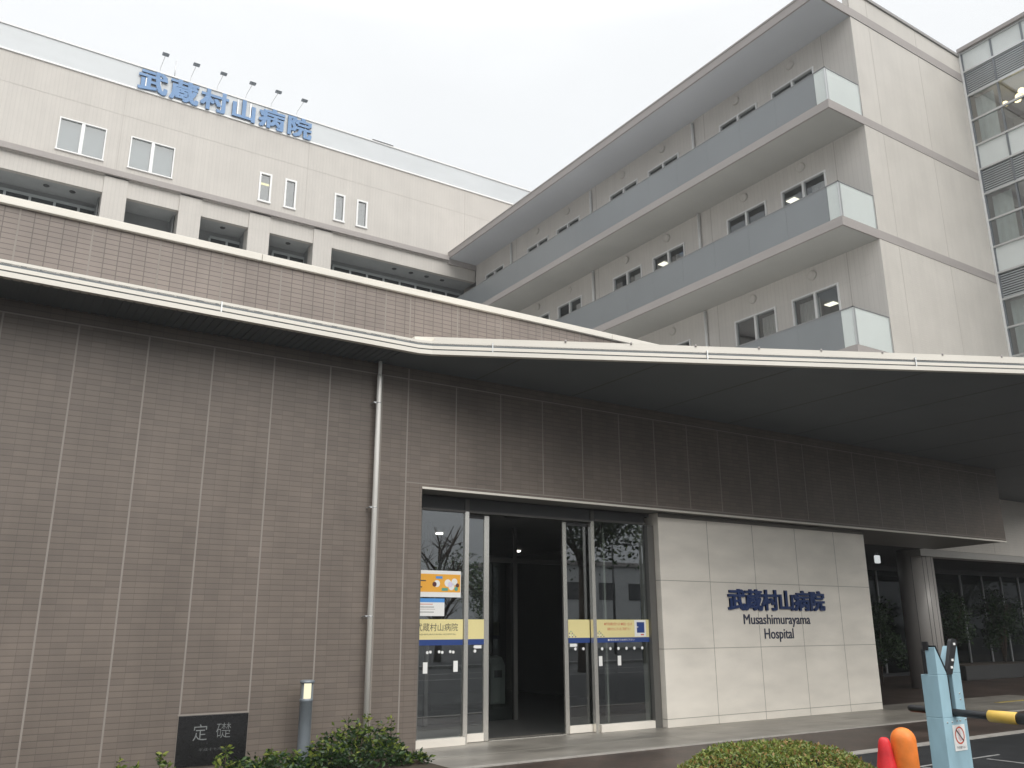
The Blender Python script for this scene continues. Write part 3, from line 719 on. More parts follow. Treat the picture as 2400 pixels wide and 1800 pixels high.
pp = MB(); pp.box(-22.1, 28.1, YB-.08, YB+.3, 26.0, 26.07); pp.box(-22.1, 28.1, YB-.06, YB+.02, 24.82, 24.90); pp.build('parapet_cap', m_white, par)
pp = MB(); pp.box(15.5, 16.68, YB-.1, YB+.1, 26.07, 26.11); pp.build('cap_flashing', m_dark, par)
ps = MB()
for x in range(-20, 28, 3):
    ps.box(x+.21, x+.225, YB-.033, YB, 24.9, 26.0)
ps.build('parapet_seam', mat('parapet_seam_grey', (0.55, 0.57, 0.58, 1), .6), par)
rfm = MB(); rfm.face([(-22, YB, 24.9), (28, YB, 24.9), (28, 60, 24.9), (-22, 60, 24.9)]); rfm.build('roof', m_roomc, mk, fix=False)
bb = MB(); bb.box(-22, XO-.005, YB-.14, YB+.1, 20.36, 20.62); bb.build('floor_band', m_bandc, mk); bb = MB(); bb.box(XO-.005, XC-.01, YB-.05, YB+.1, 20.2, 20.48); bb.build('floor_band', m_bandc, mk)
jb = MB()
for x in (21.13, 3.75, 12.2, -5): jb.box(x-.012, x+.012, YB-.004, YB+.01, 20.62, 24.83)
jb.box(-22, 28, YB-.0035, YB+.01, 23.38, 23.395)
jb.build('panel_joint', bpy.data.materials['panel_seam'], mk)
ln = MB(FY(YB)); ln.box(-22, XC-.012, 19.53, 20.36, -.30, -.06); ln.build('lintel', m_back, mk)
col_x = [(3.35, 4.31), (6.47, 7.43), (9.58, 10.58), (12.72, 13.66), (-6.1, -5.1), (-9.3, -8.3)]
for a, b in col_x:
    q = MB(); q.box(a, b, YB, YB+.7, 5.9, 20.36); q.build('column', m_back, mk)
# recessed gallery behind the openings
gl = MB()
gl.face([(-22, YB+.3, 19.55), (XC, YB+.3, 19.55), (XC, 38.6, 19.55), (-22, 38.6, 19.55)], 0)
gl.face([(-22, 38.5, 5.9), (28, 38.5, 5.9), (28, 38.5, 19.6), (-22, 38.5, 19.6)], 1)
gl.face([(-22, YB+.3, 16.6), (XC, YB+.3, 16.6), (XC, 38.6, 16.6), (-22, 38.6, 16.6)], 1)
for x in (4.4, 7.4, 10.5, 13.6, 3.3, 6.4, 9.6, 12.8): gl.box(x-.02, x+.02, YB+.7, 38.5, 16.6, 19.55, 1)
gl.build('gallery', [mat('gallery_ceiling', (0.38, 0.395, 0.40, 1), .7), mat('gallery_wall', (0.22, 0.23, 0.23, 1), .8)], mk, fix=False)  # ceiling grey raised to stand in for distance haze
fy = 38.42
for x0, n_, dx in ((-2.0, 6, .93), (8.2, 2, .8), (11.2, 2, .8), (14.3, 8, .93)):
    q = MB(); xe = x0+n_*dx
    q.box(x0, xe, fy-.05, fy, 19.18, 19.30)
    for i in range(n_+1): q.box(x0+i*dx-.05, x0+i*dx+.05, fy-.05, fy, 16.7, 19.18)
    wf = q.build('gallery_window', mat('gallery_frame', (0.36, 0.39, 0.39, 1), .5), mk)
    q = MB(FY(fy)); q.face([(x0, 16.7, .01), (xe, 16.7, .01), (xe, 19.18, .01), (x0, 19.18, .01)]); q.build('pane', mat('gallery_glass', (0.03, 0.035, 0.035, 1), .1), wf, fix=False)
for x in (1.29, 2.28, 17.38, 18.35, 19.27, 20.21, 11.72, 8.6):
    q = MB(); q.lathe((x, 37.75, 19.51), [(.10, 0), (.13, .03)], 14); q.build('downlight', m_dark, mk)
for x0, x1 in ((4.32, 6.46), (7.44, 9.57), (10.59, 12.71)): 
    gr = MB(); gr.box(x0, x1, 38.3, 38.36, 18.2, 18.75); gr.build('gallery_rail', m_room, mk)
for a, b, z0, z1, big in wins:
    T = FY(YB); w = .05 if big else .085; mid = (a+b)/2
    q = MB(T); n0, n1 = -.08, .05
    q.box(a, b, z1-w, z1, n0, n1); q.box(a-.02, b+.02, z0, z0+w, n0, n1+.02); q.box(a, a+w, z0+w, z1-w, n0, n1); q.box(b-w, b, z0+w, z1-w, n0, n1)
    if big: q.box(mid-.07, mid+.07, z0+w, z1-w, n0, n1-.01)
    wn_ = q.build('window', m_white, mk)
    q = MB(T); q.face([(a+w, z0+w, -.03), (b-w, z0+w, -.03), (b-w, z1-w, -.03), (a+w, z1-w, -.03)]); q.build('pane', m_glass_back, wn_, fix=False)
    q = MB(T); q.face([(a-.1, z0-.1, -.16), (b+.1, z0-.1, -.16), (b+.1, z1+.1, -.16), (a-.1, z1+.1, -.16)]); q.build('window_backing', m_sky_sheet if big else m_room, wn_, fix=False)  # backing sheet: painted sky reflection in wide windows, dark room tone in slits
    if a == 9.88:
        q = MB(T); q.box(a+w, b-w, 21.93, 22.03, -.13, -.10); q.build('lamp', emit_mat('window_lamp', (1, .85, .35, 1), 1.2), wn_)

# roof sign: six separate characters standing on the wall top
rs_ = thing('roof_sign', 'large blue raised hospital name in six characters along the roof parapet', 'sign', (8.2, 36.8, 24.9))
for i, ch in enumerate('武蔵村山病院'):
    q = MB(FY(36.92)); add_text(q, ch, 4.12+1.365*i, 24.99, 1.28, 1.12, 0, .06, .0, heavy=.034); ch_o = q.build('letter', m_blue_roof, rs_, fix=False)
    q = MB()
    for dx in (.35, .95): q.box(4.12+1.365*i+dx-.02, 4.12+1.365*i+dx+.02, 36.9, 36.98, 25.0, 25.9)
    q.build('bracket', m_alu, ch_o)
# floodlights
fxs = [5.0, 6.34, 7.56, 8.91, 10.15, 11.44]
names = ['leftmost of the six, above the first blue character', 'second from the left beside the antenna', 'third from the left above the third blue character',
         'fourth from the left above the mountain shaped character', 'fifth from the left above the fifth blue character', 'rightmost of the six above the last blue character']
for x, nm in zip(fxs, names):
    t = thing('floodlight', 'small floodlight on a thin roof arm, '+nm, 'floodlight', (x, 37, 26.07), 'floodlights over the roof sign')
    q = MB(); q.tube([(x, 37.05, 26.07), (x, 36.95, 26.3), (x, 35.95, 26.32)], .012, 8); q.build('arm', m_white, t)
    q = MB(); q.prism([(35.80, 26.36), (35.98, 26.41), (36.04, 26.32), (35.85, 26.27)], x-.14, x+.14, 'x'); q.build('lamp_head', m_bol, t, bevel=.01)
t = thing('antenna_pole', 'thin upright pole on the roof beside the second floodlight', 'pole', (5.65, 37.1, 26.07))
q = MB(); q.tube([(5.65, 37.1, 26.05), (5.65, 37.1, 27.0)], .022, 8); q.build('mast', m_alu, t)
q = MB(); q.box(5.59, 5.71, 37.04, 37.16, 26.05, 26.09); q.build('foot', m_alu, t)

# ------------------------------------------------------------------ wall sign on the white stone
ws = thing('wall_sign', 'dark blue hospital name lettering mounted on the white stone wall', 'sign', (13.1, 11.07, 1.8))
for i, ch in enumerate('武蔵村山病院'):
    q = MB(FY(11.068)); add_text(q, ch, 11.80+.443*i, 1.915, .455, .385, 0, .03, .0, heavy=.034); q.build('letter', m_blue, ws, fix=False)
q = MB(FY(11.068)); add_text(q, 'Musashimurayama', 0, 0, 1, 1, 0, .004, .0, fit=(12.19, 14.01, 1.580, 1.805), heavy=.009); q.build('lettering', m_navy, ws, fix=False)
q = MB(FY(11.068)); add_text(q, 'Hospital', 0, 0, 1, 1, 0, .004, .0, fit=(12.71, 13.50, 1.320, 1.555), heavy=.009); q.build('lettering', m_navy, ws, fix=False)

# foundation stone
fs_ = thing('foundation_stone', 'square black granite foundation stone with carved characters low in the tiled wall', 'plaque', (2.9, 10.8, .1))
q = MB(); q.box(2.503, 3.295, Y0-.02, Y0+.05, .09, .632); q.build('slab', m_granite, fs_, bevel=.003)
q = MB(FY(Y0-.021)); add_text(q, '定', 2.665, .375, .175, .19, -.006, .0, .001); add_text(q, '礎', 2.925, .385, .18, .185, -.012, .0, .001); add_text(q, '平成十七年', 0, 0, 1, 1, -.02, 0, .001, fit=(2.75, 3.02, .245, .275))
q.build('carved_text', m_carved, fs_, fix=False)
q = MB(); q.box(2.49, 3.305, Y0-.004, Y0+.02, .634, .650); q.build('edge_joint', m_joint, fs_)

# drainpipe on the facade
dp = thing('drainpipe', 'tall pale metal drainpipe running down the brown tiled wall to the shrubs', 'drainpipe', (4.77, 10.7, .05))
q = MB(); q.tube([(4.77, 10.705, .03), (4.77, 10.705, 4.98), (4.77, 10.705, 5.03)], [.036, .036, .030], 16); q.tube([(4.77, 10.705, 5.0), (4.77, 10.705, 5.23)], .026, 12); q.build('pipe', m_pipe, dp)
for z in (4.62, 3.16, 1.74):
    q = MB(); q.tube([(4.77, 10.705, z-.006), (4.77, 10.705, z+.006)], .038, 16); q.box(4.69, 4.735, 10.70, 10.72, z-.008, z+.012); q.box(4.69, 4.705, 10.70, Y0, z-.006, z+.006); q.build('bracket', m_alu, dp)

# bollard light
BX, BY = 3.90, 10.52
bl = thing('bollard_light', 'grey cylindrical garden bollard lamp with glowing window before the tiled wall', 'lamp', (BX, BY, 0))
q = MB(); q.lathe((BX, BY, 0), [(.088, 0), (.078, .04), (.075, .05), (.075, .745), (.080, .75), (.080, .775), (.070, .78)], 28); q.build('post', m_bol, bl)
q = MB(); q.lathe((BX, BY, .78), [(.052, 0), (.052, .175)], 24); q.build('lamp_glass', m_lampglow, bl)
q = MB()
for a in (330, 20, 200, 90, 150): q.box(BX+.062*math.cos(R(a))-.010, BX+.062*math.cos(R(a))+.010, BY+.062*math.sin(R(a))-.010, BY+.062*math.sin(R(a))+.010, .78, .955)
q.build('cage_bar', m_bol, bl)
q = MB(); q.lathe((BX, BY, .955), [(.084, 0), (.088, .012), (.085, .03), (.06, .037)], 28); q.build('cap', m_bol, bl)

# ------------------------------------------------------------------ films and notices on the door glass
SY = GY+.004
def band(x0, x1, y, label, z0=1.352, z1=1.43, z2=1.71, checks=None, extra=None):
    t = thing('sticker_band', label, 'sticker', ((x0+x1)/2, y, z0), 'yellow bands on the door glass')
    q = MB(FY(y)); q.face([(x0, z1, 0), (x1, z1, 0), (x1, z2, 0), (x0, z2, 0)]); q.build('yellow_film', m_byel, t, fix=False)
    q = MB(FY(y)); q.face([(x0, z0, 0), (x1, z0, 0), (x1, z1, 0), (x0, z1, 0)]); q.build('blue_film', m_bblue, t, fix=False)
    if checks:
        q = MB(FY(y)); s_ = .026
        for r_, cols in enumerate(((0, 2, 4), (1, 3), (0, 2), (1,))):
            for c_ in cols:
                u, v = checks+c_*s_*1.15, z1+.004+r_*s_
                q.face([(u, v+s_/2, .001), (u+s_/2, v, .001), (u+s_, v+s_/2, .001), (u+s_/2, v+s_, .001)], r_ % 2)
        for c_ in range(3): q.face([(checks+.03*c_, z1+.03, .0012), (checks+.03*c_+.014, z1+.03, .0012), (checks+.03*c_+.014, z1+.048, .0012), (checks+.03*c_, z1+.048, .0012)], 2)
        q.build('diamond_pattern', [m_bblue, m_pgreen, m_dot], t, fix=False)
    return t
t = band(5.765, 6.485, SY, 'yellow and blue band with the hospital name on the left fixed glass')
q = MB(FY(SY)); add_text(q, '武蔵村山病院', 0, 0, 1, 1, .0, 0, .001, fit=(5.715, 6.40, 1.545, 1.655)); add_text(q, 'MUSASHIMURAYAMA HOSPITAL', 0, 0, 1, 1, 0, 0, .001, fit=(5.68, 6.37, 1.492, 1.512)); q.build('lettering', m_ink, t, fix=False)
band(6.57, 6.883, LY-.022, 'plain yellow and blue band on the left sliding door leaf')
band(8.447, 8.88, LY-.022, 'yellow and blue band with small diamonds on the right sliding door leaf', checks=8.455)
t = band(8.97, 10.088, SY, 'yellow and blue band with red notice text on the right fixed glass', checks=8.98)
q = MB(FY(SY)); add_text(q, '●予防接種を受ける方 ●面会・出入の', 0, 0, 1, 1, .0, 0, .001, fit=(9.13, 9.72, 1.618, 1.664)); add_text(q, '業者の方もこちらをご利用下さい', 0, 0, 1, 1, 0, 0, .001, fit=(9.19, 9.68, 1.54, 1.586)); q.build('lettering', m_rink, t, fix=False)
q = MB(FY(SY)); add_text(q, '◆風除室内でお待ち下さい', 0, 0, 1, 1, .0, 0, .001, fit=(9.19, 9.76, 1.375, 1.408)); q.build('white_lettering', m_dot, t, fix=False)
q = MB(FY(SY)); q.face([(9.77, 1.44, .001), (10.02, 1.44, .001), (10.02, 1.705, .001), (9.77, 1.705, .001)], 1); q.face([(9.82, 1.50, .002), (9.985, 1.50, .002), (9.985, 1.67, .002), (9.82, 1.67, .002)], 0); q.face([(9.80, 1.585, .003), (9.85, 1.585, .003), (9.85, 1.60, .003), (9.80, 1.60, .003)], 1); q.face([(9.9, 1.46, .002), (9.97, 1.46, .002), (9.97, 1.48, .002), (9.9, 1.48, .002)], 2)
q.build('notice_square', [m_bblue, m_paper, m_rink], t, fix=False)
def disc(q, u, v, r, n=.001, mi=0, seg=14):
    q.face([(u+r*math.cos(6.2832*k/seg), v+r*math.sin(6.2832*k/seg), n) for k in range(seg)], mi)
q = MB(FY(SY))
for u in (5.91, 5.96, 6.10, 6.15, 6.28, 6.33): disc(q, u, 1.255 if int(u*100) % 2 else 1.262, .021)
tag(q.build('dot_sticker', m_dot, fix=False), 'row of paired white warning dots on the left fixed glass', 'sticker', 'white dots on the door glass')
q = MB(FY(SY))
for i in range(6): disc(q, 9.07+.17*i, 1.258, .025)
tag(q.build('dot_sticker', m_dot, fix=False), 'row of six white warning dots on the right fixed glass', 'sticker', 'white dots on the door glass')
q = MB(FY(LY-.022))
for u, lb in ((8.58, 'white dot nearer the opening on the right sliding door leaf'), (8.74, 'white dot farther from the opening on the right sliding door leaf')):
    q = MB(FY(LY-.022)); disc(q, u, 1.262, .024); tag(q.build('dot_sticker', m_dot, fix=False), lb, 'sticker', 'white dots on the door glass')
q = MB(FY(LY-.022)); q.face([(8.47, 1.295, .001), (8.60, 1.295, .001), (8.62, 1.318, .001), (8.60, 1.342, .001), (8.47, 1.342, .001)])
tag(q.build('arrow_sticker', m_dot, fix=False), 'small white arrow sticker on the right sliding door leaf', 'sticker', 'white arrows on the door glass')
q = MB(FY(LY-.022)); disc(q, 6.73, 1.262, .024); tag(q.build('dot_sticker', m_dot, fix=False), 'single white dot on the left sliding door leaf', 'sticker', 'white dots on the door glass'); q = MB(FY(LY-.022)); q.face([(6.70, 1.32, .001), (6.72, 1.298, .001), (6.84, 1.298, .001), (6.84, 1.342, .001), (6.72, 1.342, .001)])
tag(q.build('arrow_sticker', m_dot, fix=False), 'small white arrow sticker on the left sliding door leaf', 'sticker', 'white arrows on the door glass')
for u, nm, z in ((6.37, 'right end of the left fixed glass', 1.06), (9.03, 'left end of the right fixed glass', 1.07), (9.42, 'middle of the right fixed glass', 1.07), (5.88, 'wall end of the left fixed glass', 1.05)):
    q = MB(FY(SY)); q.box(u-.035, u+.035, z-.075, z+.075, 0, .004)
    tag(q.build('notice_card', m_dot), 'small upright white card sticker at '+nm, 'card', 'small white cards on the door glass')
# posters
t = thing('poster', 'orange and white poster with pictured figures taped on the left door glass', 'poster', (6.1, SY, 2.0))
PX0, PX1 = 5.765, 6.44
q = MB(FY(SY)); q.box(PX0, PX1, 2.02, 2.395, 0, .003); q.build('sheet', m_paper, t)
q = MB(FY(SY)); q.face([(PX0, 2.09, .004), (PX1-.01, 2.09, .004), (PX1-.01, 2.345, .004), (PX0, 2.345, .004)], 0)
for u, v, r_, mi in ((6.04, 2.21, .05, 1), (6.0, 2.20, .035, 3), (6.22, 2.22, .055, 1), (6.33, 2.24, .05, 1), (6.28, 2.17, .05, 1), (6.38, 2.19, .03, 3), (6.26, 2.20, .04, 4), (6.36, 2.14, .03, 5)): disc(q, u, v, r_, .005+.0004*mi, mi)
q.face([(6.02, 2.28, .006), (6.13, 2.28, .006), (6.13, 2.315, .006), (6.02, 2.315, .006)], 2)
q.face([(6.12, 2.11, .007), (6.22, 2.11, .007), (6.22, 2.15, .007), (6.12, 2.15, .007)], 5)
q.face([(PX0, 2.24, .006), (5.86, 2.24, .006), (5.86, 2.255, .006), (PX0, 2.255, .006)], 6); q.face([(PX0, 2.15, .006), (5.80, 2.15, .006), (5.80, 2.165, .006), (PX0, 2.165, .006)], 6)
q.build('print', [m_porange, m_paper, m_pblue, m_skin, m_plav, m_pgreen, m_ink], t, fix=False)
t = thing('notice_sheet', 'white notice with blue heading below the orange poster', 'notice', (5.96, SY, 1.75))
q = MB(FY(SY)); q.box(PX0, 6.17, 1.755, 2.0, 0, .003); q.build('sheet', m_paper, t)
q = MB(FY(SY)); q.face([(PX0, 1.945, .004), (6.17, 1.945, .004), (6.17, 2.0, .004), (PX0, 2.0, .004)], 0)
for v, mi, ue in ((1.915, 2, 5.98), (1.875, 1, 6.0), (1.845, 3, 6.02), (1.805, 1, 6.0)): q.face([(PX0+.01, v, .004), (ue, v, .004), (ue, v+.008, .004), (PX0+.01, v+.008, .004)], mi)
q.build('print', [m_pblue, m_ink, m_rink, bpy.data.materials['curtain']], t, fix=False)

# ------------------------------------------------------------------ barrier gate, post, cone
bgx = thing('barrier_gate', 'light blue barrier post with forked top holding a black and yellow arm', 'barrier', (6.16, 3.77, 0))
q = MB(); yA, yB = 3.70, 3.83
outline = [(6.01, 0), (6.30, 0), (6.30, 1.44), (6.275, 1.47), (6.185, 1.27), (6.185, .975), (6.13, .975), (6.13, 1.265), (5.955, 1.475), (5.925, 1.475), (5.985, 1.27), (6.01, 1.265)]
# concave outline split into clean convex pieces
q.prism([(6.01, 0), (6.30, 0), (6.30, .975), (6.01, .975)], yA, yB, 'y')
q.prism([(6.01, .975), (6.128, .975), (6.128, 1.262), (6.01, 1.262)], yA, yB, 'y')
q.prism([(6.188, .975), (6.30, .975), (6.30, 1.27), (6.188, 1.27)], yA, yB, 'y')
q.build('post', m_gate, bgx, bevel=.004)
q = MB(); q.prism([(6.012, 1.263), (6.128, 1.263), (6.022, 1.45), (6.012, 1.45)], yA+.001, yB-.055, 'y'); q.build('fork', m_gate, bgx, bevel=.002)
q = MB(); q.prism([(6.188, 1.271), (6.30, 1.271), (6.30, 1.455)], yA+.001, yB-.02, 'y'); q.build('fork', m_gate, bgx, bevel=.002)
q = MB(); q.prism([(6.130, 1.263), (6.140, 1.258), (6.026, 1.462), (6.016, 1.462)], yA-.004, yB-.05, 'y'); q.prism([(6.004, 1.43), (6.020, 1.455), (6.014, 1.488), (6.002, 1.488)], yA+.045, yB-.045, 'y'); q.box(6.004, 6.012, yB-.053, yB-.030, 1.266, 1.44); q.build('rubber_guide', m_black, bgx)
q = MB(); q.prism([(6.120, 1.262), (6.186, 1.262), (6.298, 1.485), (6.288, 1.505), (6.236, 1.505), (6.222, 1.49)], yA-.006, yA+.02, 'y'); q.build('rubber_guide', m_black, bgx)
q = MB()
for u, v in ((6.255, 1.47), (6.205, 1.36), (6.185, 1.31)): q.box(u-.012, u+.012, yA-.010, yA-.005, v-.008, v+.008)
q.build('reflector', m_dot, bgx)
q = MB(); q.box(6.128, 6.14, yA+.005, yB-.005, .98, 1.25); q.box(6.178, 6.188, yA+.03, yB-.005, .98, 1.25); q.box(6.14, 6.178, yB-.012, yB-.006, .98, 1.2); q.build('slot_lining', m_black, bgx)
q = MB(); q.tube([(6.155, 4.05, 1.012), (6.155, 4.03, 1.012), (6.155, 3.45, 1.002), (6.155, 3.38, 1.0), (6.155, 2.2, .985)], [.018, .025, .025, .022, .022], 20); arm = q.build('arm', m_black, bgx)
q = MB(); q.tube([(6.155, 3.455, 1.002), (6.155, 3.450, 1.002), (6.155, 3.268, 1.0), (6.155, 3.262, 1.0)], [.034, .039, .040, .036], 24); q.build('yellow_sleeve', m_yel, arm)
q = MB(); q.tube([(6.155, 3.262, 1.0), (6.155, 3.05, .997)], .036, 20); q.build('black_sleeve', m_black, arm)
q = MB(); q.box(6.10, 6.25, yA-.004, yA-.001, .755, .925); nt_ = q.build('notice_sticker', m_paper, bgx)
q = MB(FY(yA-.004))
seg = 28
for k in range(seg):
    a0, a1 = 6.2832*k/seg, 6.2832*(k+1)/seg
    q.face([(6.175+ro*.058*math.cos(a), .855+ro*.058*math.sin(a), .001) for ro, a in ((1, a0), (1, a1), (.82, a1), (.82, a0))], 0)
q.face([(6.13, .893, .0014), (6.137, .90, .0014), (6.22, .817, .0014), (6.213, .81, .0014)], 1)
for u, v, r_ in ((6.17, .88, .016), (6.178, .835, .018)): disc(q, u, v, r_, .0008, 2)
q.face([(6.155, .83, .0007), (6.19, .83, .0007), (6.186, .885, .0007), (6.16, .885, .0007)], 2)
add_text(q, '手を触れない', 0, 0, 1, 1, 0, 0, .001, 3, fit=(6.122, 6.236, .767, .787))
q.build('sticker_print', [m_rink, m_ink, mat('pale_pink', (0.75, 0.55, 0.55, 1), .6), m_ink], nt_, fix=False)
q = MB()
for u, v in ((6.05, .945), (6.11, .945), (6.17, .95), (6.21, .95), (6.28, .955), (6.25, 1.09), (6.25, 1.13)): q.tube([(u, yA-.004, v), (u, yA+.002, v)], .0055, 10)
q.build('bolt', m_steel, bgx)
q = MB(); q.box(5.93, 6.38, 3.62, 3.92, 0, .03); q.build('base_plate', m_steel, bgx)

OX, OY = 6.50, 4.36
op = thing('guard_post', 'round topped orange guard post next to the red cone', 'bollard', (OX, OY, 0))
q = MB(); rr_ = .092
prof = [(.105, 0), (.102, .2), (.096, .6)] + [(rr_*math.cos(R(a))+.002, .735+.095*math.sin(R(a))) for a in (0, 15, 30, 45, 60, 75, 86)]
q.lathe((OX, OY, 0), prof, 32); q.build('sleeve', m_orange, op)
q = MB(); q.lathe((OX, OY, 0), [(.14, 0), (.14, .02), (.107, .03)], 28); q.build('foot', m_black, op)
CX, CY = 6.37, 4.44
cn_ = thing('traffic_cone', 'plain red traffic cone beside the orange guard post', 'cone', (CX, CY, 0))
q = MB(); q.lathe((CX, CY, 0), [(.175, .03), (.16, .05), (.052, .67), (.045, .72), (.036, .745), (.022, .757)], 32); q.build('cone_body', m_red, cn_)
q = MB(); q.box(CX-.19, CX+.19, CY-.19, CY+.19, 0, .035); q.build('base', m_red, cn_, bevel=.01)

# ------------------------------------------------------------------ planting
def shrub(x, y, h, r, label, n, seed, bright=.25, shoots=()):
    random.seed(seed)
    t = thing('shrub', label, 'shrub', (x, y, .03), 'shrubs along the tiled wall')
    q = MB()
    for k in range(7):
        a = random.uniform(0, 6.283); rr = r*random.uniform(.2, .7); hh = h*random.uniform(.5, .8)
        q.tube([(x, y, .03), (x+rr*.5*math.cos(a), y+rr*.5*math.sin(a), hh*.6), (x+rr*math.cos(a), y+rr*math.sin(a), hh)], [.010, .007, .004], 6)
    for sx, sy, sh in shoots: q.tube([(sx, sy, .1), (sx+random.uniform(-.02, .02), sy, sh*.6), (sx, sy, sh)], [.007, .005, .003], 6)
    q.build('stem', m_bark, t)
    q = MB(); pts = []
    for _ in range(n):
        a = random.uniform(0, 6.283); rad = r*math.sqrt(random.random()); zz = random.random()
        lim = h*(1-.55*(rad/r)**2)*(.85+.3*math.sin(5*a+seed))
        p = (x+rad*math.cos(a), y+rad*math.sin(a)*.75, .04+lim*zz**.6)
        tp = zz**.6
        u = random.random()
        mi = 3 if (tp > .85 and u < bright*.5) else 2 if (tp > .7 and u < bright*1.6) else 1 if u < .45 else 0
        pts.append((p, mi, 1))
    for sx, sy, sh in shoots:
        for k in range(34):
            z = sh*random.uniform(.35, 1.0); w = .05*(1.25-z/sh*.6)
            pts.append(((sx+random.gauss(0, w*.7), sy+random.gauss(0, w*.7), z), random.choice((1, 2, 2, 3) if z > sh*.7 else (0, 1, 2)), .95))
    leaves(q, pts, .068, 4, .5, .5)
    q.build('foliage', lf, t, fix=False)
    return t
shrub(4.38, 10.02, .47, .60, 'full glossy green shrub at the foot of the drainpipe', 2000, 1, .3, ((4.28, 10.1, .60), (4.50, 10.05, .62), (4.36, 10.0, .50), (4.72, 10.1, .50), (4.86, 10.15, .56), (4.10, 10.05, .44)))
shrub(5.05, 9.92, .13, .24, 'low shrub sprigs spilling onto the pavement edge left of the door', 220, 2, .4)
shrub(3.30, 10.02, .22, .50, 'low dark shrub between the black foundation stone and the bollard lamp', 750, 3, .2, ((3.36, 10.1, .30), (3.62, 10.0, .26)))
shrub(2.84, 9.98, .15, .22, 'thin yellow green shrub shoot in front of the black foundation stone', 160, 4, .5, ((2.84, 10.0, .37), (2.80, 10.02, .28)))
shrub(2.20, 9.98, .15, .16, 'small shrub shoot just left of the black foundation stone', 110, 5, .5, ((2.19, 10.0, .36), (2.24, 9.95, .26)))
shrub(1.80, 9.98, .17, .22, 'leftmost small shrub sprig below the tall tiled wall', 160, 6, .5, ((1.78, 10.0, .32), (1.95, 10.0, .24)))
shrub(3.84, 9.95, .20, .38, 'short shrub hiding the foot of the bollard lamp', 420, 8, .2)

hx, hy = 5.72, 4.92
hg = thing('clipped_hedge', 'low clipped hedge with rusty green tips beside the red cone', 'hedge', (hx, hy, 0))
random.seed(4)
ax, ay = Vector((math.cos(yaw), -math.sin(yaw))), Vector((math.sin(yaw), math.cos(yaw)))
def hz(u, v):   # rounded top
    k = 1-(abs(u)/1.0)**3.2*.62-(abs(v)/.95)**3*.45
    return .70*max(k, .05)+.018*math.sin(9*u+3)*math.cos(11*v)
q = MB(); pts = []
for _ in range(30000):
    u, v = random.uniform(-1, 1), random.uniform(-.95, .95)
    if abs(u)**4+abs(v/.95)**4 > 1: continue
    top = hz(u, v)
    dz = abs(random.gauss(0, .045))
    p = Vector((hx, hy))+ax*(u*.92)+ay*v*.9
    pat = math.sin(7*u+2*v)+math.sin(5*v-3*u+1)
    r_ = random.random()
    mi = 3 if dz > .05 else (2 if r_ < .16+.10*(pat > .5)+.12*(u > .25) else 1 if r_ < .62 else 0)
    pts.append(((p.x, p.y, top-dz), mi, 1 if random.random() > .03 else 1.5))
leaves(q, pts, .030, 4, .8, .5); q.build('foliage', hl, hg, fix=False)
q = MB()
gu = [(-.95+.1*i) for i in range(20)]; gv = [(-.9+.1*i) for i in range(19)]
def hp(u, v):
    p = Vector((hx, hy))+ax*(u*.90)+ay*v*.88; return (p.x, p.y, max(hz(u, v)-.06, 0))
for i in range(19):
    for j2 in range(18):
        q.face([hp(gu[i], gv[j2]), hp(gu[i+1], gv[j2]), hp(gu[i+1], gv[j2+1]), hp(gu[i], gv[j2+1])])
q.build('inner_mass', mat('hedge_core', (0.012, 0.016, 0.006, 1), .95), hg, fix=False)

def bush(x, y, h, r, label, n, seed, z0=0.0, leaf=.11):
    random.seed(seed)
    t = thing('potted_shrub', label, 'shrub', (x, y, z0), 'shrubs under the ward wing')
    q = MB()
    for k in range(6):
        a = random.uniform(0, 6.283); rr = r*random.uniform(.3, .7)
        q.tube([(x, y, z0), (x+rr*.4*math.cos(a), y+rr*.4*math.sin(a), z0+h*.5), (x+rr*math.cos(a), y+rr*math.sin(a), z0+h*.85)], [.03, .02, .008], 6)
    q.build('trunk', m_bark, t)
    q = MB(); pts = []
    cl_ = [(random.uniform(0, 6.283), random.uniform(.1, .75)*r, random.uniform(.3, .95)*h, random.uniform(.25, .45)*r) for _ in range(26)]
    for _ in range(n):
        a, rr, zz, cr = random.choice(cl_); d = Vector((random.gauss(0, 1), random.gauss(0, 1), random.gauss(0, 1))).normalized()*cr*random.random()**.4
        pts.append(((x+rr*math.cos(a)+d.x, y+rr*math.sin(a)+d.y, z0+max(zz+d.z, .05)), random.choice((0, 0, 1)), 1))
    leaves(q, pts, leaf, 4); q.build('foliage', lf, t, fix=False)
bush(23.2, 16.0, 2.2, .85, 'leafy shrub in the dark gap between white stone wall and round pillar', 3600, 31)
bush(21.9, 16.6, 1.2, .6, 'lower shrub right beside the edge of the white stone wall', 1700, 34)
bush(26.9, 15.9, 2.1, .8, 'leafy shrub just right of the round pillar', 3400, 32, .5)
bush(29.6, 15.8, 2.2, 1.0, 'wide leafy shrub at the right edge behind the barrier arm', 3800, 33, .4)
pt = thing('planter', 'long grey rectangular planter trough under the right hand shrubs', 'planter', (28, 15.7, 0))
q = MB(); q.box(26.2, 30.6, 15.2, 16.4, .004, .42); q.build('trough', m_roomd, pt, bevel=.02)
q = MB(); q.box(26.3, 30.5, 15.3, 16.3, .35, .435); q.build('soil', m_soil, pt)

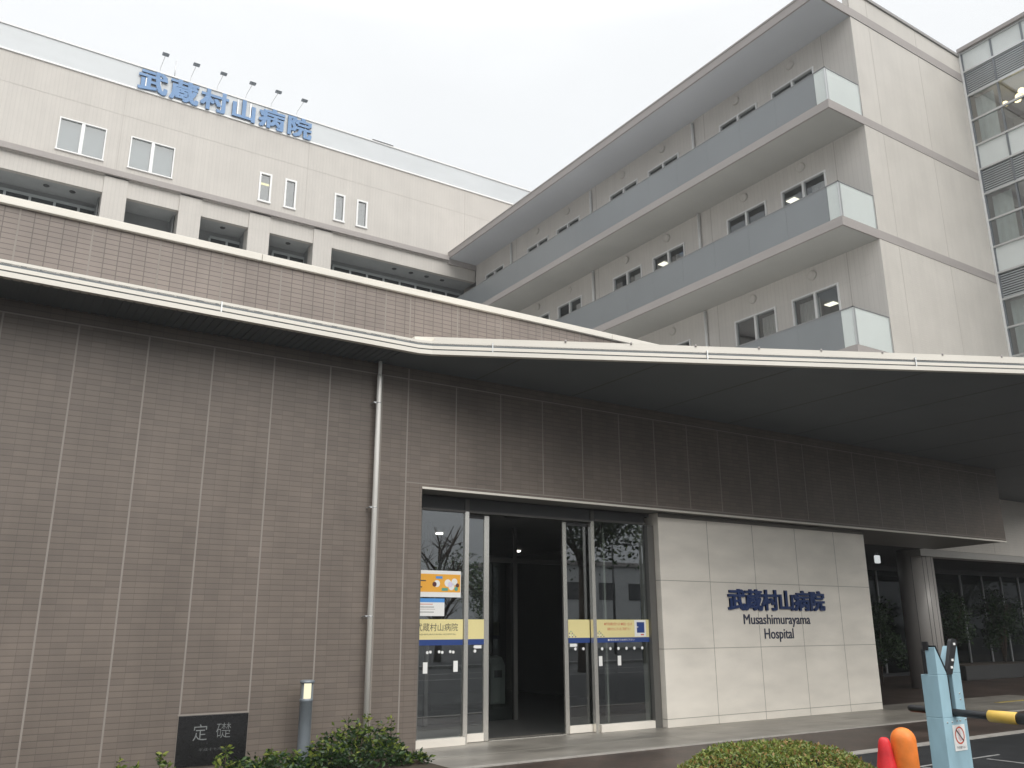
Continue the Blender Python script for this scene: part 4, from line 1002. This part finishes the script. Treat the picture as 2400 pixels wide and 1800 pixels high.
# ------------------------------------------------------------------ what the glass reflects: street side behind the viewer
def tree(x, y, h, r, label, n, seed, trunk_h, bare=False, leaf=.22):
    random.seed(seed)
    t = thing('tree', label, 'tree', (x, y, 0))
    q = MB(); q.tube([(x, y, 0), (x+.05, y, trunk_h*.5), (x, y+.05, trunk_h), (x+.1, y, h*.8)], [r*.09, r*.075, r*.06, r*.02], 10)
    ends = []
    for k in range(26 if bare else 12):
        a = random.uniform(0, 6.283); z0 = random.uniform(trunk_h*.8, h*.75); z1 = min(h, z0+random.uniform(.3, .6)*(h-trunk_h)); rr = r*random.uniform(.4, 1)
        e_ = (x+rr*math.cos(a), y+rr*math.sin(a), z1); m_ = (x+rr*.45*math.cos(a+.2), y+rr*.45*math.sin(a+.2), (z0+z1)/2)
        q.tube([(x, y, z0), m_, e_], [r*.03, r*.02, r*.006], 6); ends += [e_, m_]
        if bare:
            for _ in range(5):
                d = Vector((random.gauss(0, 1), random.gauss(0, 1), random.uniform(.3, 1.4))).normalized()*r*.4
                q.tube([m_, Vector(m_)+d], [r*.010, r*.003], 5)
    q.build('trunk', m_bark, t)
    if not bare:
        q = MB(); pts = []
        for _ in range(n):
            c_ = random.choice(ends); d = Vector((random.gauss(0, 1), random.gauss(0, 1), random.gauss(0, .7)))*r*.22
            pts.append((Vector(c_)+d, random.choice((0, 0, 1, 1, 2)), 1))
        leaves(q, pts, leaf, 4); q.build('crown', lf, t, fix=False)
    return t
tree(20.3, -3.5, 8.0, 3.4, 'large evergreen street tree mirrored in the right door glass', 9000, 51, 3.6)
tree(20.5, -15.5, 6.6, 2.2, 'bare winter tree mirrored low in the left fixed glass', 0, 52, 1.6, True)
tree(24.5, -17, 5.0, 2.6, 'dense dark tree mirrored in the left sliding door leaf', 3000, 53, 1.2)
tree(36, -9, 8.5, 4.6, 'leafy tree mirrored in the dark lobby glazing', 7000, 54, 1.0, False, .3)
tree(47, -3, 9.0, 5.2, 'wide leafy tree mirrored in the lobby glazing beside the round pillar', 7000, 55, 1.0, False, .3)
tree(57, 3, 9.0, 5.0, 'leafy tree mirrored in the far right end of the lobby glazing', 6000, 56, 1.0, False, .3)
for x, y, hh, lab in ((27.2, -8.2, 5.4, 'dark street lamp pole mirrored in the far right door glass'), (34.5, -19, 6.6, 'distant street lamp mirrored in the middle of the right door glass')):
    t = thing('street_lamp', lab, 'street lamp', (x, y, 0), 'street lamps across the road')
    q = MB(); q.tube([(x, y, 0), (x, y, hh)], [.09, .06], 10); q.build('pole', m_dark, t)
    q = MB(); q.tube([(x, y, hh-.1), (x+1.1, y, hh-.05)], .035, 8); q.box(x+.8, x+1.5, y-.12, y+.12, hh-.1, hh); q.build('lamp_head', m_dark, t)
t = thing('house', 'pale flat roofed house across the road mirrored in the door glass', 'house', (44, -32, 0))
q = MB(); q.box(36, 52, -38, -31, 0, 6.2); q.build('wall', mat('pale_render', (0.55, 0.56, 0.55, 1), .8), t)
q = MB(); q.box(35.8, 52.2, -38.2, -30.8, 6.2, 6.5); q.build('roof', m_bandc, t)
for i in range(5):
    q = MB(); q.box(37+3*i, 38.6+3*i, -31, -30.96, 3.6, 4.9); q.build('window', m_dark, t)

hm = bpy.data.materials.new('haze_air'); hm.use_nodes = True; n = hm.node_tree; n.nodes.clear()
o = n.nodes.new('ShaderNodeOutputMaterial'); v = n.nodes.new('ShaderNodeVolumePrincipled')
v.inputs['Color'].default_value = (.93, .95, .97, 1); v.inputs['Density'].default_value = .0010; v.inputs['Anisotropy'].default_value = .2
n.links.new(v.outputs[0], o.inputs['Volume'])
q = MB(); q.box(-90, 95, -70, 95, -1.2, 31); hz_ = q.build('haze', hm, kind='stuff')
